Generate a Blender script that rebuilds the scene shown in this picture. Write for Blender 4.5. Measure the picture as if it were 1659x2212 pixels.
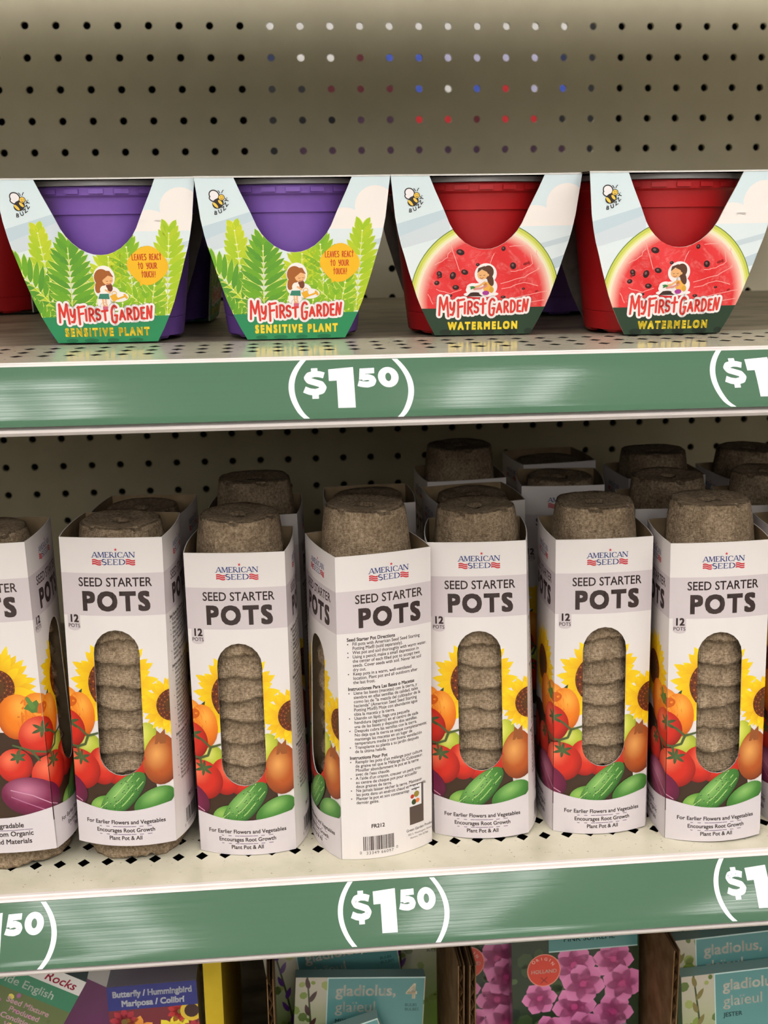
import bpy, bmesh, math, random
from math import sin, cos, pi, radians, hypot, atan2, sqrt
from mathutils import Vector, Matrix
from mathutils.geometry import tessellate_polygon

for o in list(bpy.data.objects):
    bpy.data.objects.remove(o, do_unlink=True)
SC = bpy.context.scene
COL = SC.collection
random.seed(7)

# ------------------------------------------------------------------ camera, lights, exposure
ZS = 1.40                       # height of the top row of pegboard holes above the shop floor
INCH = 0.0254
cam = bpy.data.cameras.new('camera')
cam.sensor_fit = 'VERTICAL'
cam.sensor_height = 36.0
cam.sensor_width = 27.0
cam.lens = 2580.0 / 2212.0 * 36.0
cam.clip_start = 0.01
cam_ob = bpy.data.objects.new('camera', cam)
COL.objects.link(cam_ob)
RC = [[0.99542, 0.089045, 0.034836], [-0.094771, 0.96715, 0.23588], [-0.012687, -0.238101, 0.971158]]
M4 = Matrix.Identity(4)
for r in range(3):
    M4[r][0] = RC[r][0]
    M4[r][1] = RC[r][2]
    M4[r][2] = -RC[r][1]
M4[0][3], M4[1][3], M4[2][3] = 0.1949, -1.0838, ZS - 0.1602
cam_ob.matrix_world = M4
cam.dof.use_dof = True
cam.dof.focus_distance = 0.645
cam.dof.aperture_fstop = 15.0
SC.camera = cam_ob

SC.cycles.max_bounces = 6
SC.cycles.diffuse_bounces = 4
SC.cycles.glossy_bounces = 3
SC.cycles.caustics_reflective = False
SC.cycles.caustics_refractive = False
SC.view_settings.view_transform = 'Standard'
SC.view_settings.look = 'None'
SC.view_settings.gamma = 1.0
SC.view_settings.use_curve_mapping = False
SC.view_settings.exposure = -0.40

world = bpy.data.worlds.new('world')
SC.world = world
world.use_nodes = True
world.node_tree.nodes['Background'].inputs[0].default_value = (1.0, 0.97, 0.93, 1)
world.node_tree.nodes['Background'].inputs[1].default_value = 0.02


LAMP = 17.0                      # radiance of the fluorescent fixtures
CEIL_Z = 3.35


def ceiling_light(x, y0, y1):
    """wraparound fluorescent fixture: a white lens box that glows down and sideways"""
    m = bpy.data.materials.get('fluorescent_lens')
    if m is None:
        m = bpy.data.materials.new('fluorescent_lens')
        m.use_nodes = True
        b = m.node_tree.nodes['Principled BSDF']
        b.inputs['Base Color'].default_value = (0.8, 0.8, 0.8, 1)
        b.inputs['Emission Color'].default_value = (1.0, 0.975, 0.95, 1)
        b.inputs['Emission Strength'].default_value = LAMP
    w, h = 0.13, 0.09
    dim = bpy.data.materials.get('fluorescent_lens_centre')
    if dim is None:
        dim = m.copy()
        dim.name = 'fluorescent_lens_centre'
        dim.node_tree.nodes['Principled BSDF'].inputs['Emission Strength'].default_value = LAMP * 0.45
    prof = [(-w, 0), (-w, -h * 0.6), (-w * 0.75, -h), (-w * 0.32, -h), (w * 0.32, -h), (w * 0.75, -h), (w, -h * 0.6), (w, 0)]
    v = [(x + px, y0, CEIL_Z + pz) for px, pz in prof] + [(x + px, y1, CEIL_Z + pz) for px, pz in prof]
    n = len(prof)
    f = [(i, (i + 1) % n, n + (i + 1) % n, n + i) for i in range(n)] + [tuple(range(n))[::-1], tuple(range(n, 2 * n))]
    me = bpy.data.meshes.new('ceiling_light')
    me.from_pydata(v, [], f)
    me.materials.append(m)
    me.materials.append(dim)
    me.polygons[3].material_index = 1
    o = bpy.data.objects.new('ceiling_light', me)
    COL.objects.link(o)
    o['label'] = 'white fluorescent fixture on the ceiling, out of the picture'
    o['category'] = 'ceiling light'
    o['group'] = 'ceiling lights over the aisles'


for lx in (-2.63, -1.50, -0.37, 0.77, 1.90, 3.03):
    ceiling_light(lx, -4.4, -0.90)                 # rows over the aisle in front
for lx in (-2.63, -1.50, -0.37, 0.77, 1.90):
    ceiling_light(lx, -12.6, -6.0)                # rows farther down the shop, added as fill light for the pegboard
ceiling_light(0.40, 0.35, 3.6)                     # over the aisle behind the shelving


# ------------------------------------------------------------------ materials
def lin(c):
    out = []
    for v in c[:3]:
        v = v / 255.0
        out.append(v / 12.92 if v <= 0.04045 else ((v + 0.055) / 1.055) ** 2.4)
    return tuple(out)


def new_mat(name):
    m = bpy.data.materials.new(name)
    m.use_nodes = True
    nt = m.node_tree
    return m, nt, nt.nodes['Principled BSDF']


def setin(b, **kw):
    names = {'rough': 'Roughness', 'spec': 'Specular IOR Level', 'metal': 'Metallic', 'coat': 'Coat Weight', 'coat_rough': 'Coat Roughness',
             'aniso': 'Anisotropic', 'sheen': 'Sheen Weight'}
    for k, v in kw.items():
        b.inputs[names[k]].default_value = v


def noise_col(nt, b, c0, c1, scale, detail=4.0, stretch=None, coords='Object', lo=0.35, hi=0.65):
    tc = nt.nodes.new('ShaderNodeTexCoord')
    mp = nt.nodes.new('ShaderNodeMapping')
    if stretch:
        mp.inputs['Scale'].default_value = stretch
    n = nt.nodes.new('ShaderNodeTexNoise')
    n.inputs['Scale'].default_value = scale
    n.inputs['Detail'].default_value = detail
    r = nt.nodes.new('ShaderNodeValToRGB')
    r.color_ramp.elements[0].position = lo
    r.color_ramp.elements[1].position = hi
    r.color_ramp.elements[0].color = (*lin(c0), 1)
    r.color_ramp.elements[1].color = (*lin(c1), 1)
    nt.links.new(tc.outputs[coords], mp.inputs[0])
    nt.links.new(mp.outputs[0], n.inputs['Vector'])
    nt.links.new(n.outputs['Fac'], r.inputs[0])
    nt.links.new(r.outputs[0], b.inputs['Base Color'])
    return n, r, mp


def bump(nt, b, socket, strength=0.3, dist=0.0005):
    bp = nt.nodes.new('ShaderNodeBump')
    bp.inputs['Strength'].default_value = strength
    bp.inputs['Distance'].default_value = dist
    nt.links.new(socket, bp.inputs['Height'])
    nt.links.new(bp.outputs[0], b.inputs['Normal'])
    return bp


def plain(name, c, rough=0.5, spec=0.5, var=6, scale=60.0, bumps=0.0, **kw):
    m, nt, b = new_mat(name)
    c1 = [min(255, v + var) for v in c]
    c0 = [max(0, v - var) for v in c]
    n, r, mp = noise_col(nt, b, c0, c1, scale)
    setin(b, rough=rough, spec=spec, **kw)
    if bumps:
        bump(nt, b, n.outputs['Fac'], bumps, 0.0004)
    return m


def print_mat(name, rough=0.42, spec=0.45, tex=0.10):
    """paper print: colour from the art's own mesh colours, with a faint board texture"""
    m, nt, b = new_mat(name)
    at = nt.nodes.new('ShaderNodeAttribute')
    at.attribute_name = 'Col'
    nt.links.new(at.outputs['Color'], b.inputs['Base Color'])
    setin(b, rough=rough, spec=spec)
    tc = nt.nodes.new('ShaderNodeTexCoord')
    n = nt.nodes.new('ShaderNodeTexNoise')
    n.inputs['Scale'].default_value = 900.0
    n.inputs['Detail'].default_value = 3.0
    nt.links.new(tc.outputs['Object'], n.inputs['Vector'])
    bump(nt, b, n.outputs['Fac'], tex, 0.0002)
    return m


def flesh_mat():
    """watermelon flesh print: red with pale grain streaks"""
    m, nt, b = new_mat('watermelon_print')
    at = nt.nodes.new('ShaderNodeAttribute')
    at.attribute_name = 'Col'
    tc = nt.nodes.new('ShaderNodeTexCoord')
    n1 = nt.nodes.new('ShaderNodeTexNoise')
    n1.inputs['Scale'].default_value = 70.0
    n1.inputs['Detail'].default_value = 8.0
    n1.inputs['Roughness'].default_value = 0.72
    n1.inputs['Distortion'].default_value = 2.2
    nt.links.new(tc.outputs['Object'], n1.inputs['Vector'])
    r1 = nt.nodes.new('ShaderNodeValToRGB')
    r1.color_ramp.elements[0].position = 0.50
    r1.color_ramp.elements[1].position = 0.72
    r1.color_ramp.elements[0].color = (0, 0, 0, 1)
    r1.color_ramp.elements[1].color = (0.75, 0.75, 0.75, 1)
    nt.links.new(n1.outputs['Fac'], r1.inputs[0])
    n2 = nt.nodes.new('ShaderNodeTexNoise')
    n2.inputs['Scale'].default_value = 900.0
    n2.inputs['Detail'].default_value = 2.0
    nt.links.new(tc.outputs['Object'], n2.inputs['Vector'])
    mu = nt.nodes.new('ShaderNodeMath')
    mu.operation = 'MULTIPLY'
    nt.links.new(r1.outputs[0], mu.inputs[0])
    nt.links.new(n2.outputs['Fac'], mu.inputs[1])
    mx = nt.nodes.new('ShaderNodeMix')
    mx.data_type = 'RGBA'
    mx.inputs['B'].default_value = (*lin((246, 170, 165)), 1)
    nt.links.new(mu.outputs[0], mx.inputs['Factor'])
    nt.links.new(at.outputs['Color'], mx.inputs['A'])
    nt.links.new(mx.outputs['Result'], b.inputs['Base Color'])
    setin(b, rough=0.42, spec=0.45)
    return m


# ------------------------------------------------------------------ mesh building
class MB:
    """collects faces (with material index and per-corner colour) and links them as ONE mesh object"""

    def __init__(self):
        self.v, self.f, self.m, self.c, self.uv = [], [], [], [], None

    def face(self, pts, mat=0, col=None):
        i = len(self.v)
        self.v.extend([tuple(p) for p in pts])
        self.f.append(tuple(range(i, i + len(pts))))
        self.m.append(mat)
        self.c.append(col)

    def grid(self, rows, mat=0, close_u=False, flip=False, cols=None):
        """rows of points -> shared-vertex quads"""
        i0 = len(self.v)
        nu = len(rows[0])
        for r in rows:
            self.v.extend([tuple(p) for p in r])
        for a in range(len(rows) - 1):
            for b in range(nu if close_u else nu - 1):
                b2 = (b + 1) % nu
                q = (i0 + a * nu + b, i0 + a * nu + b2, i0 + (a + 1) * nu + b2, i0 + (a + 1) * nu + b)
                self.f.append(q[::-1] if flip else q)
                self.m.append(mat)
                self.c.append(cols)
        return i0

    def box(self, x0, x1, y0, y1, z0, z1, mat=0, col=None):
        p = [(x0, y0, z0), (x1, y0, z0), (x1, y1, z0), (x0, y1, z0), (x0, y0, z1), (x1, y0, z1), (x1, y1, z1), (x0, y1, z1)]
        i = len(self.v)
        self.v.extend(p)
        for q in ((0, 3, 2, 1), (4, 5, 6, 7), (0, 1, 5, 4), (1, 2, 6, 5), (2, 3, 7, 6), (3, 0, 4, 7)):
            self.f.append(tuple(i + k for k in q))
            self.m.append(mat)
            self.c.append(col)

    def ngon(self, pts, mat=0, col=None):
        self.face(pts, mat, col)

    def prism(self, outline, axis, a, b, mat=0, col=None):
        """outline of 2D points swept along an axis between a and b, capped"""
        def P(p, t):
            return {'x': (t, p[0], p[1]), 'y': (p[0], t, p[1]), 'z': (p[0], p[1], t)}[axis]
        n = len(outline)
        i = len(self.v)
        self.v.extend([P(p, a) for p in outline] + [P(p, b) for p in outline])
        for k in range(n):
            k2 = (k + 1) % n
            self.f.append((i + k, i + k2, i + n + k2, i + n + k))
            self.m.append(mat)
            self.c.append(col)
        for base, rev in ((i, True), (i + n, False)):
            q = tuple(base + k for k in range(n))
            self.f.append(q[::-1] if rev else q)
            self.m.append(mat)
            self.c.append(col)

    def mesh(self, name, mats, smooth=False, colours=False, recalc=False):
        me = bpy.data.meshes.new(name)
        me.from_pydata(self.v, [], self.f)
        for m in mats:
            me.materials.append(m)
        me.polygons.foreach_set('material_index', self.m)
        if colours:
            a = me.color_attributes.new('Col', 'FLOAT_COLOR', 'CORNER')
            data = []
            for f, c in zip(self.f, self.c):
                if c is None:
                    c = (0.8, 0.8, 0.8)
                if isinstance(c[0], (int, float)):
                    data.extend([c[0], c[1], c[2], 1.0] * len(f))
                else:
                    for k in c:
                        data.extend([k[0], k[1], k[2], 1.0])
            a.data.foreach_set('color', data)
        if recalc:
            bm = bmesh.new()
            bm.from_mesh(me)
            bmesh.ops.remove_doubles(bm, verts=bm.verts, dist=1e-6)
            bmesh.ops.recalc_face_normals(bm, faces=bm.faces)
            bm.to_mesh(me)
            bm.free()
        if smooth:
            me.polygons.foreach_set('use_smooth', [True] * len(me.polygons))
        me.update()
        return me


def obj(name, me, parent=None, loc=(0, 0, 0)):
    o = bpy.data.objects.new(name, me)
    COL.objects.link(o)
    if parent:
        o.parent = parent
    o.location = loc
    return o


def tag(o, label=None, cat=None, group=None, kind=None):
    if label:
        o['label'] = label
    if cat:
        o['category'] = cat
    if group:
        o['group'] = group
    if kind:
        o['kind'] = kind
    return o


def thing(name, label, cat, loc=(0, 0, 0), rz=0.0, group=None, rx=0.0, ry=0.0):
    o = bpy.data.objects.new(name, None)
    o.empty_display_size = 0.02
    COL.objects.link(o)
    o.location = loc
    o.rotation_euler = (rx, ry, rz)
    return tag(o, label, cat, group)


def sharp_smooth(me, ang=35):
    me.polygons.foreach_set('use_smooth', [True] * len(me.polygons))
    try:
        me.set_sharp_from_angle(angle=radians(ang))
    except Exception:
        pass


# ------------------------------------------------------------------ flat printed art: convex pieces with colours on layers
def clip_half(P, C, a, b, c):
    """keep the part of a convex polygon where a*x + b*y + c >= 0"""
    out, oc = [], []
    n = len(P)
    d = [a * p[0] + b * p[1] + c for p in P]
    for i in range(n):
        j = (i + 1) % n
        if d[i] >= 0:
            out.append(P[i])
            oc.append(C[i])
        if (d[i] >= 0) != (d[j] >= 0):
            t = d[i] / (d[i] - d[j])
            out.append((P[i][0] + t * (P[j][0] - P[i][0]), P[i][1] + t * (P[j][1] - P[i][1])))
            oc.append(tuple(C[i][k] + t * (C[j][k] - C[i][k]) for k in range(3)))
    return out, oc


def edges_of(conv):
    """half-planes of a convex polygon, inside positive"""
    n = len(conv)
    area = sum(conv[i][0] * conv[(i + 1) % n][1] - conv[(i + 1) % n][0] * conv[i][1] for i in range(n))
    s = 1 if area > 0 else -1
    res = []
    for i in range(n):
        p, q = conv[i], conv[(i + 1) % n]
        a, b = -(q[1] - p[1]) * s, (q[0] - p[0]) * s
        res.append((a, b, -(a * p[0] + b * p[1])))
    return res


def bbox(P):
    xs = [p[0] for p in P]
    ys = [p[1] for p in P]
    return min(xs), min(ys), max(xs), max(ys)


def tri_poly(pts):
    t = tessellate_polygon([[Vector((p[0], p[1], 0)) for p in pts]])
    return [[pts[i] for i in k] for k in t]


GLYPHS = {}


def glyph_tris(s):
    """triangles of one character of the built-in font, 1 unit high type, with its advance width"""
    if s in GLYPHS:
        return GLYPHS[s]
    cu = bpy.data.curves.new('type', 'FONT')
    cu.body = s
    cu.size = 1.0
    cu.resolution_u = 3
    ob = bpy.data.objects.new('type', cu)
    COL.objects.link(ob)
    dg = bpy.context.evaluated_depsgraph_get()
    me = bpy.data.meshes.new_from_object(ob.evaluated_get(dg))
    me.calc_loop_triangles()
    T = [[(me.vertices[i].co.x, me.vertices[i].co.y) for i in t.vertices] for t in me.loop_triangles]
    bpy.data.objects.remove(ob)
    bpy.data.meshes.remove(me)
    bpy.data.curves.remove(cu)
    GLYPHS[s] = T
    return T


def advance(ch):
    key = ('adv', ch)
    if key not in GLYPHS:
        def right(t):
            T = glyph_tris(t)
            return max(p[0] for tr in T for p in tr)
        GLYPHS[key] = right(ch + '|') - right('|') if ch != ' ' else right('n |') - right('n|')
    return GLYPHS[key]


class Art:
    def __init__(self):
        self.p = []            # (points, colours, layer, material)

    def add(self, P, C, layer, mat=0):
        self.p.append((P, C, layer, mat))

    def tri(self, pts, col, layer, mat=0):
        for t in tri_poly(pts):
            cs = [col(p) if callable(col) else col for p in t]
            self.add(t, cs, layer, mat)

    def rect(self, x0, y0, x1, y1, col, layer, nx=1, ny=1, mat=0):
        for i in range(nx):
            for j in range(ny):
                a, b = x0 + (x1 - x0) * i / nx, x0 + (x1 - x0) * (i + 1) / nx
                c, d = y0 + (y1 - y0) * j / ny, y0 + (y1 - y0) * (j + 1) / ny
                P = [(a, c), (b, c), (b, d), (a, d)]
                self.add(P, [col(p) if callable(col) else col for p in P], layer, mat)

    def blob(self, cx, cy, rx, ry, col, layer, rot=0.0, segs=20, rings=1, wob=None, mat=0, inner=0.0, arc=None):
        """ellipse; col may be a function of (x, y unit coords)"""
        ca, sa = cos(rot), sin(rot)

        def pt(r, t):
            k = r * (wob(t) if wob else 1.0)
            x, y = k * cos(t), k * sin(t)
            return (cx + x * rx * ca - y * ry * sa, cy + x * rx * sa + y * ry * ca), (x, y)
        a0, a1 = arc if arc else (0.0, 2 * pi)
        for j in range(rings):
            r0 = inner + (1 - inner) * j / rings
            r1 = inner + (1 - inner) * (j + 1) / rings
            for i in range(segs):
                t0, t1 = a0 + (a1 - a0) * i / segs, a0 + (a1 - a0) * (i + 1) / segs
                q = [pt(r0, t0), pt(r1, t0), pt(r1, t1), pt(r0, t1)]
                if r0 == 0:
                    q = [q[0], q[1], q[2]]
                self.add([a for a, _ in q], [col(*b) if callable(col) else col for _, b in q], layer, mat)

    def ring(self, cx, cy, rx, ry, w, col, layer, segs=28, arc=None, rot=0.0):
        self.blob(cx, cy, rx, ry, col, layer, rot, segs, 1, None, 0, max(0.0, 1 - w / max(rx, ry)), arc)

    def stroke(self, pts, w, col, layer, taper=None, cap=True, segs=8, alt=0.0):
        """thick line with round joins; taper gives the width at the far end"""
        n = len(pts)
        ws = [w if taper is None else w + (taper - w) * i / max(1, n - 1) for i in range(n)]
        for i in range(n - 1):
            (x0, y0), (x1, y1) = pts[i], pts[i + 1]
            d = hypot(x1 - x0, y1 - y0)
            if d < 1e-9:
                continue
            nx, ny = -(y1 - y0) / d, (x1 - x0) / d
            a, b = ws[i] / 2, ws[i + 1] / 2
            P = [(x0 - nx * a, y0 - ny * a), (x1 - nx * b, y1 - ny * b), (x1 + nx * b, y1 + ny * b), (x0 + nx * a, y0 + ny * a)]
            self.add(P, [col] * 4, layer + alt * (i % 2))
        for i in range(0 if cap else 1, n if cap else n - 1):
            r = ws[i] / 2
            P = [(pts[i][0] + r * cos(2 * pi * k / segs), pts[i][1] + r * sin(2 * pi * k / segs)) for k in range(segs)]
            self.add(P, [col] * segs, layer + 2 * alt)

    def leaf(self, x0, y0, x1, y1, w, col, layer, tip=None, n=5, blunt=0.7):
        """pointed leaf or petal from base to tip"""
        d = hypot(x1 - x0, y1 - y0)
        ux, uy = (x1 - x0) / d, (y1 - y0) / d
        c2 = tip or col
        prev = None
        for i in range(n + 1):
            t = i / n
            h = w / 2 * (sin(pi * min(1, t ** 0.8)) ** blunt if 0 < t < 1 else 0)
            q = ((x0 + ux * d * t - uy * h, y0 + uy * d * t + ux * h), (x0 + ux * d * t + uy * h, y0 + uy * d * t - ux * h),
                 tuple(col[k] + (c2[k] - col[k]) * t for k in range(3)))
            if prev:
                self.add([prev[1], q[1], q[0], prev[0]], [prev[2], q[2], q[2], prev[2]], layer)
            prev = q

    def text(self, s, x, y, size, col, layer, align='l', bold=0.0, sx=1.0, sp=0.0, rot=0.0, shear=0.0, wfit=None, n=None, up=1):
        """line of type; up=-1 for art whose y runs downwards"""
        W = sum(advance(c) for c in s) + sp * (len(s) - 1)
        if wfit:
            sx = wfit / (W * size)
        W *= size * sx
        ox = x - (W / 2 if align == 'c' else W if align == 'r' else 0)
        ca, sa = cos(rot), sin(rot)
        offs = [(0, 0)]
        if bold:
            n = (4 if bold < 0.04 else 8) if n is None else n
            offs = [(bold * cos(2 * pi * k / n + pi / n), bold * sin(2 * pi * k / n + pi / n)) for k in range(n)]
            if n == 0:
                offs = [(bold * i, bold * j) for i in (-1, 0, 1) for j in (-1, 0, 1)]
            elif bold > 0.05:
                offs += [(a * 0.5, b * 0.5) for a, b in offs]
        px = 0.0
        for ch in s:
            if ch != ' ':
                for T in glyph_tris(ch):
                    for bx, by in offs:
                        P = []
                        for gx, gy in T:
                            gx, gy = gx + bx + shear * gy, gy + by
                            lx, ly = (px + gx) * size * sx, gy * size
                            P.append((ox + lx * ca - ly * sa, y + up * (lx * sa + ly * ca)))
                        self.add(P, [col] * 3, layer)
            px += advance(ch) + sp

    def arc_text(self, s, cx, cy, r, a0, a1, size, col, layer, bold=0.0, up=1):
        n = len(s)
        for i, ch in enumerate(s):
            a = a0 + (a1 - a0) * i / (n - 1)
            x, y = cx + r * cos(a), cy + up * r * sin(a)
            self.text(ch, x, y, size, col, layer, 'c', bold, rot=(a + pi / 2), up=up)

    def move(self, fn):
        self.p = [([fn(q) for q in P], C, l, m) for P, C, l, m in self.p]

    def clip(self, conv):
        E = edges_of(conv)
        out = []
        for P, C, l, m in self.p:
            for e in E:
                if len(P) < 3:
                    break
                P, C = clip_half(P, C, *e)
            if len(P) >= 3:
                out.append((P, C, l, m))
        self.p = out

    def cut(self, conv):
        """take a convex hole out of everything"""
        E = edges_of(conv)
        bx = bbox(conv)
        out = []
        for P, C, l, m in self.p:
            b = bbox(P)
            if b[2] <= bx[0] or b[0] >= bx[2] or b[3] <= bx[1] or b[1] >= bx[3]:
                out.append((P, C, l, m))
                continue
            for a, bb, c in E:
                o, oc = clip_half(P, C, -a, -bb, -c)
                if len(o) >= 3:
                    out.append((o, oc, l, m))
                P, C = clip_half(P, C, a, bb, c)
                if len(P) < 3:
                    break
        self.p = out

    def clip_many(self, convs):
        """keep what lies inside any of several non-overlapping convex pieces"""
        B = [(edges_of(c), bbox(c)) for c in convs]
        out = []
        for P0, C0, l, m in self.p:
            b = bbox(P0)
            for E, bx in B:
                if b[2] <= bx[0] or b[0] >= bx[2] or b[3] <= bx[1] or b[1] >= bx[3]:
                    continue
                P, C = P0, C0
                for e in E:
                    P, C = clip_half(P, C, *e)
                    if len(P) < 3:
                        break
                if len(P) >= 3:
                    out.append((P, C, l, m))
        self.p = out

    def slice_x(self, xs):
        out = []
        for P, C, l, m in self.p:
            b = bbox(P)
            for x in xs:
                if b[0] < x < b[2] and len(P) >= 3:
                    a, ac = clip_half(P, C, -1, 0, x)
                    if len(a) >= 3:
                        out.append((a, ac, l, m))
                    P, C = clip_half(P, C, 1, 0, -x)
            if len(P) >= 3:
                out.append((P, C, l, m))
        self.p = out

    def slice_y(self, ys):
        self.move(lambda q: (q[1], q[0]))
        self.slice_x(ys)
        self.move(lambda q: (q[1], q[0]))

    def put(self, mb, fn, step=0.00002, mats=(0,), flip=False):
        """lay the art on a surface: fn(x, y, height) -> point"""
        rank = {l: i for i, l in enumerate(sorted(set(q[2] for q in self.p)))}
        for P, C, l, m in self.p:
            a = 0.0
            for i in range(len(P)):
                j = (i + 1) % len(P)
                a += P[i][0] * P[j][1] - P[j][0] * P[i][1]
            if abs(a) < 1e-9:
                continue
            if (a < 0) != flip:
                P, C = P[::-1], C[::-1]
            mb.face([fn(p[0], p[1], rank[l] * step) for p in P], mats[m], C)


def mix(a, b, t):
    return tuple(a[k] + (b[k] - a[k]) * t for k in range(3))


WHITE = lin((236, 234, 234))
INK = lin((52, 40, 38))

# ------------------------------------------------------------------ shop shell (the aisle around the shelving)
ZU = ZS - 0.2251                # deck of the top shelf in view
ZL = ZS - 0.5090                # deck of the shelf below it
M_FLOOR = plain('vinyl_floor', (172, 168, 160), 0.35, 0.5, 8, 3.0)
M_CEIL = plain('ceiling_tile', (190, 188, 182), 0.9, 0.2, 4, 8.0)
M_FAR = plain('far_wall_paint', (235, 232, 226), 0.8, 0.2, 25, 2.0)


def struct(name, mb, mats, **kw):
    o = obj(name, mb.mesh(name, mats, **kw))
    return tag(o, kind='structure')


mb = MB(); mb.box(-4, 4, -13.5, 4.2, -0.05, 0.0); struct('floor', mb, [M_FLOOR])
mb = MB(); mb.box(-4, 4, -13.5, 4.2, 3.4, 3.45); struct('ceiling', mb, [M_CEIL])
mb = MB(); mb.box(-4, 4, -13.55, -13.5, 0, 3.4); struct('wall_front', mb, [M_FAR])
mb = MB(); mb.box(-4, 4, 4.2, 4.25, 0, 3.4); struct('wall_back', mb, [M_FAR])

# ------------------------------------------------------------------ pegboard panels
M_PEG = plain('pegboard_enamel', (238, 228, 200), 0.55, 0.35, 4, 25.0)

M_PEG_SHADED = plain('shaded_pegboard_enamel', (182, 172, 142), 0.55, 0.35, 4, 25.0)  # darker copy of the pegboard colour: shade of the lower bay painted in


def pegboard(x_first, c0, c1, z_first, r0, r1, mat, th=0.004, rad=0.0032, n=14):
    """square cells each with a round through hole"""
    mb = MB()
    h = INCH / 2
    for c in range(c0, c1 + 1):
        for r in range(r0, r1 + 1):
            cx, cz = x_first + c * INCH, z_first - r * INCH
            circ = [(cx + rad * cos(2 * pi * (k + 0.5) / n), cz + rad * sin(2 * pi * (k + 0.5) / n)) for k in range(n)]
            sq = []
            for k in range(n):
                a = 2 * pi * (k + 0.5) / n
                m = max(abs(cos(a)), abs(sin(a)))
                sq.append((cx + h * cos(a) / m, cz + h * sin(a) / m))
            for k in range(n):
                k2 = (k + 1) % n
                out = [sq[k], sq[k2]]
                a, b = sq[k], sq[k2]
                if abs(a[0] - b[0]) > 1e-7 and abs(a[1] - b[1]) > 1e-7:      # corner of the cell between them
                    out = [a, (cx + h * (1 if (a[0] + b[0]) / 2 > cx else -1), cz + h * (1 if (a[1] + b[1]) / 2 > cz else -1)), b]
                F = [(p[0], 0.0, p[1]) for p in out] + [(circ[k2][0], 0.0, circ[k2][1]), (circ[k][0], 0.0, circ[k][1])]
                mb.face(F)
                mb.face([(p[0], th, p[2]) for p in F][::-1])
                mb.face([(circ[k][0], 0, circ[k][1]), (circ[k2][0], 0, circ[k2][1]), (circ[k2][0], th, circ[k2][1]), (circ[k][0], th, circ[k][1])])
    return mb.mesh('pegboard_panel', [mat], recalc=True)


p = obj('pegboard_panel', pegboard(0.0, -16, 38, ZS, -9, 9, M_PEG))
tag(p, 'beige pegboard back panel with round black holes above the top shelf', 'pegboard', 'gondola back panels')
p = obj('pegboard_panel', pegboard(0.0036, -16, 38, ZS - 0.3485, -3, 24, M_PEG_SHADED))
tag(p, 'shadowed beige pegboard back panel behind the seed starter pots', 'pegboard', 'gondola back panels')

# ------------------------------------------------------------------ shelves
M_DECK, _nt, _b = new_mat('cream_shelf_enamel')
_n, _r, _m = noise_col(_nt, _b, (182, 176, 154), (198, 192, 172), 40.0, 6.0, lo=0.25, hi=0.55)
_t = _nt.nodes.new('ShaderNodeTexNoise'); _t.inputs['Scale'].default_value = 420.0; _t.inputs['Detail'].default_value = 3.0
_tc = [n for n in _nt.nodes if n.type == 'TEX_COORD'][0]
_nt.links.new(_tc.outputs['Object'], _t.inputs['Vector'])
_rr = _nt.nodes.new('ShaderNodeValToRGB'); _rr.color_ramp.elements[0].position = 0.66; _rr.color_ramp.elements[1].position = 0.72
_rr.color_ramp.elements[0].color = (0, 0, 0, 1); _rr.color_ramp.elements[1].color = (0.75, 0.75, 0.75, 1)
_nt.links.new(_t.outputs['Fac'], _rr.inputs[0])
_mx = _nt.nodes.new('ShaderNodeMix'); _mx.data_type = 'RGBA'; _mx.inputs['B'].default_value = (*lin((120, 105, 82)), 1)
_nt.links.new(_rr.outputs[0], _mx.inputs['Factor']); _nt.links.new(_r.outputs[0], _mx.inputs['A']); _nt.links.new(_mx.outputs['Result'], _b.inputs['Base Color'])
setin(_b, rough=0.13, spec=0.5)
# older rear deck: scuffed, dirty enamel
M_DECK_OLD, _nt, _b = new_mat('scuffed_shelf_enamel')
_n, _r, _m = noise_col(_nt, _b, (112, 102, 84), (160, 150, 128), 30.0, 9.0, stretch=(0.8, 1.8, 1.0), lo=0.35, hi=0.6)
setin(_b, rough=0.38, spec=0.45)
M_UNDER = plain('grey_shelf_underside', (62, 58, 52), 0.7, 0.2, 5)
M_HOLE_SHADE = plain('hole_shade', (26, 24, 22), 0.8, 0.2, 3)  # near-black colour stands in for the shade inside the perforations
M_RAIL = plain('white_rail_plastic', (214, 204, 200), 0.3, 0.5, 4, 40.0)


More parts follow.
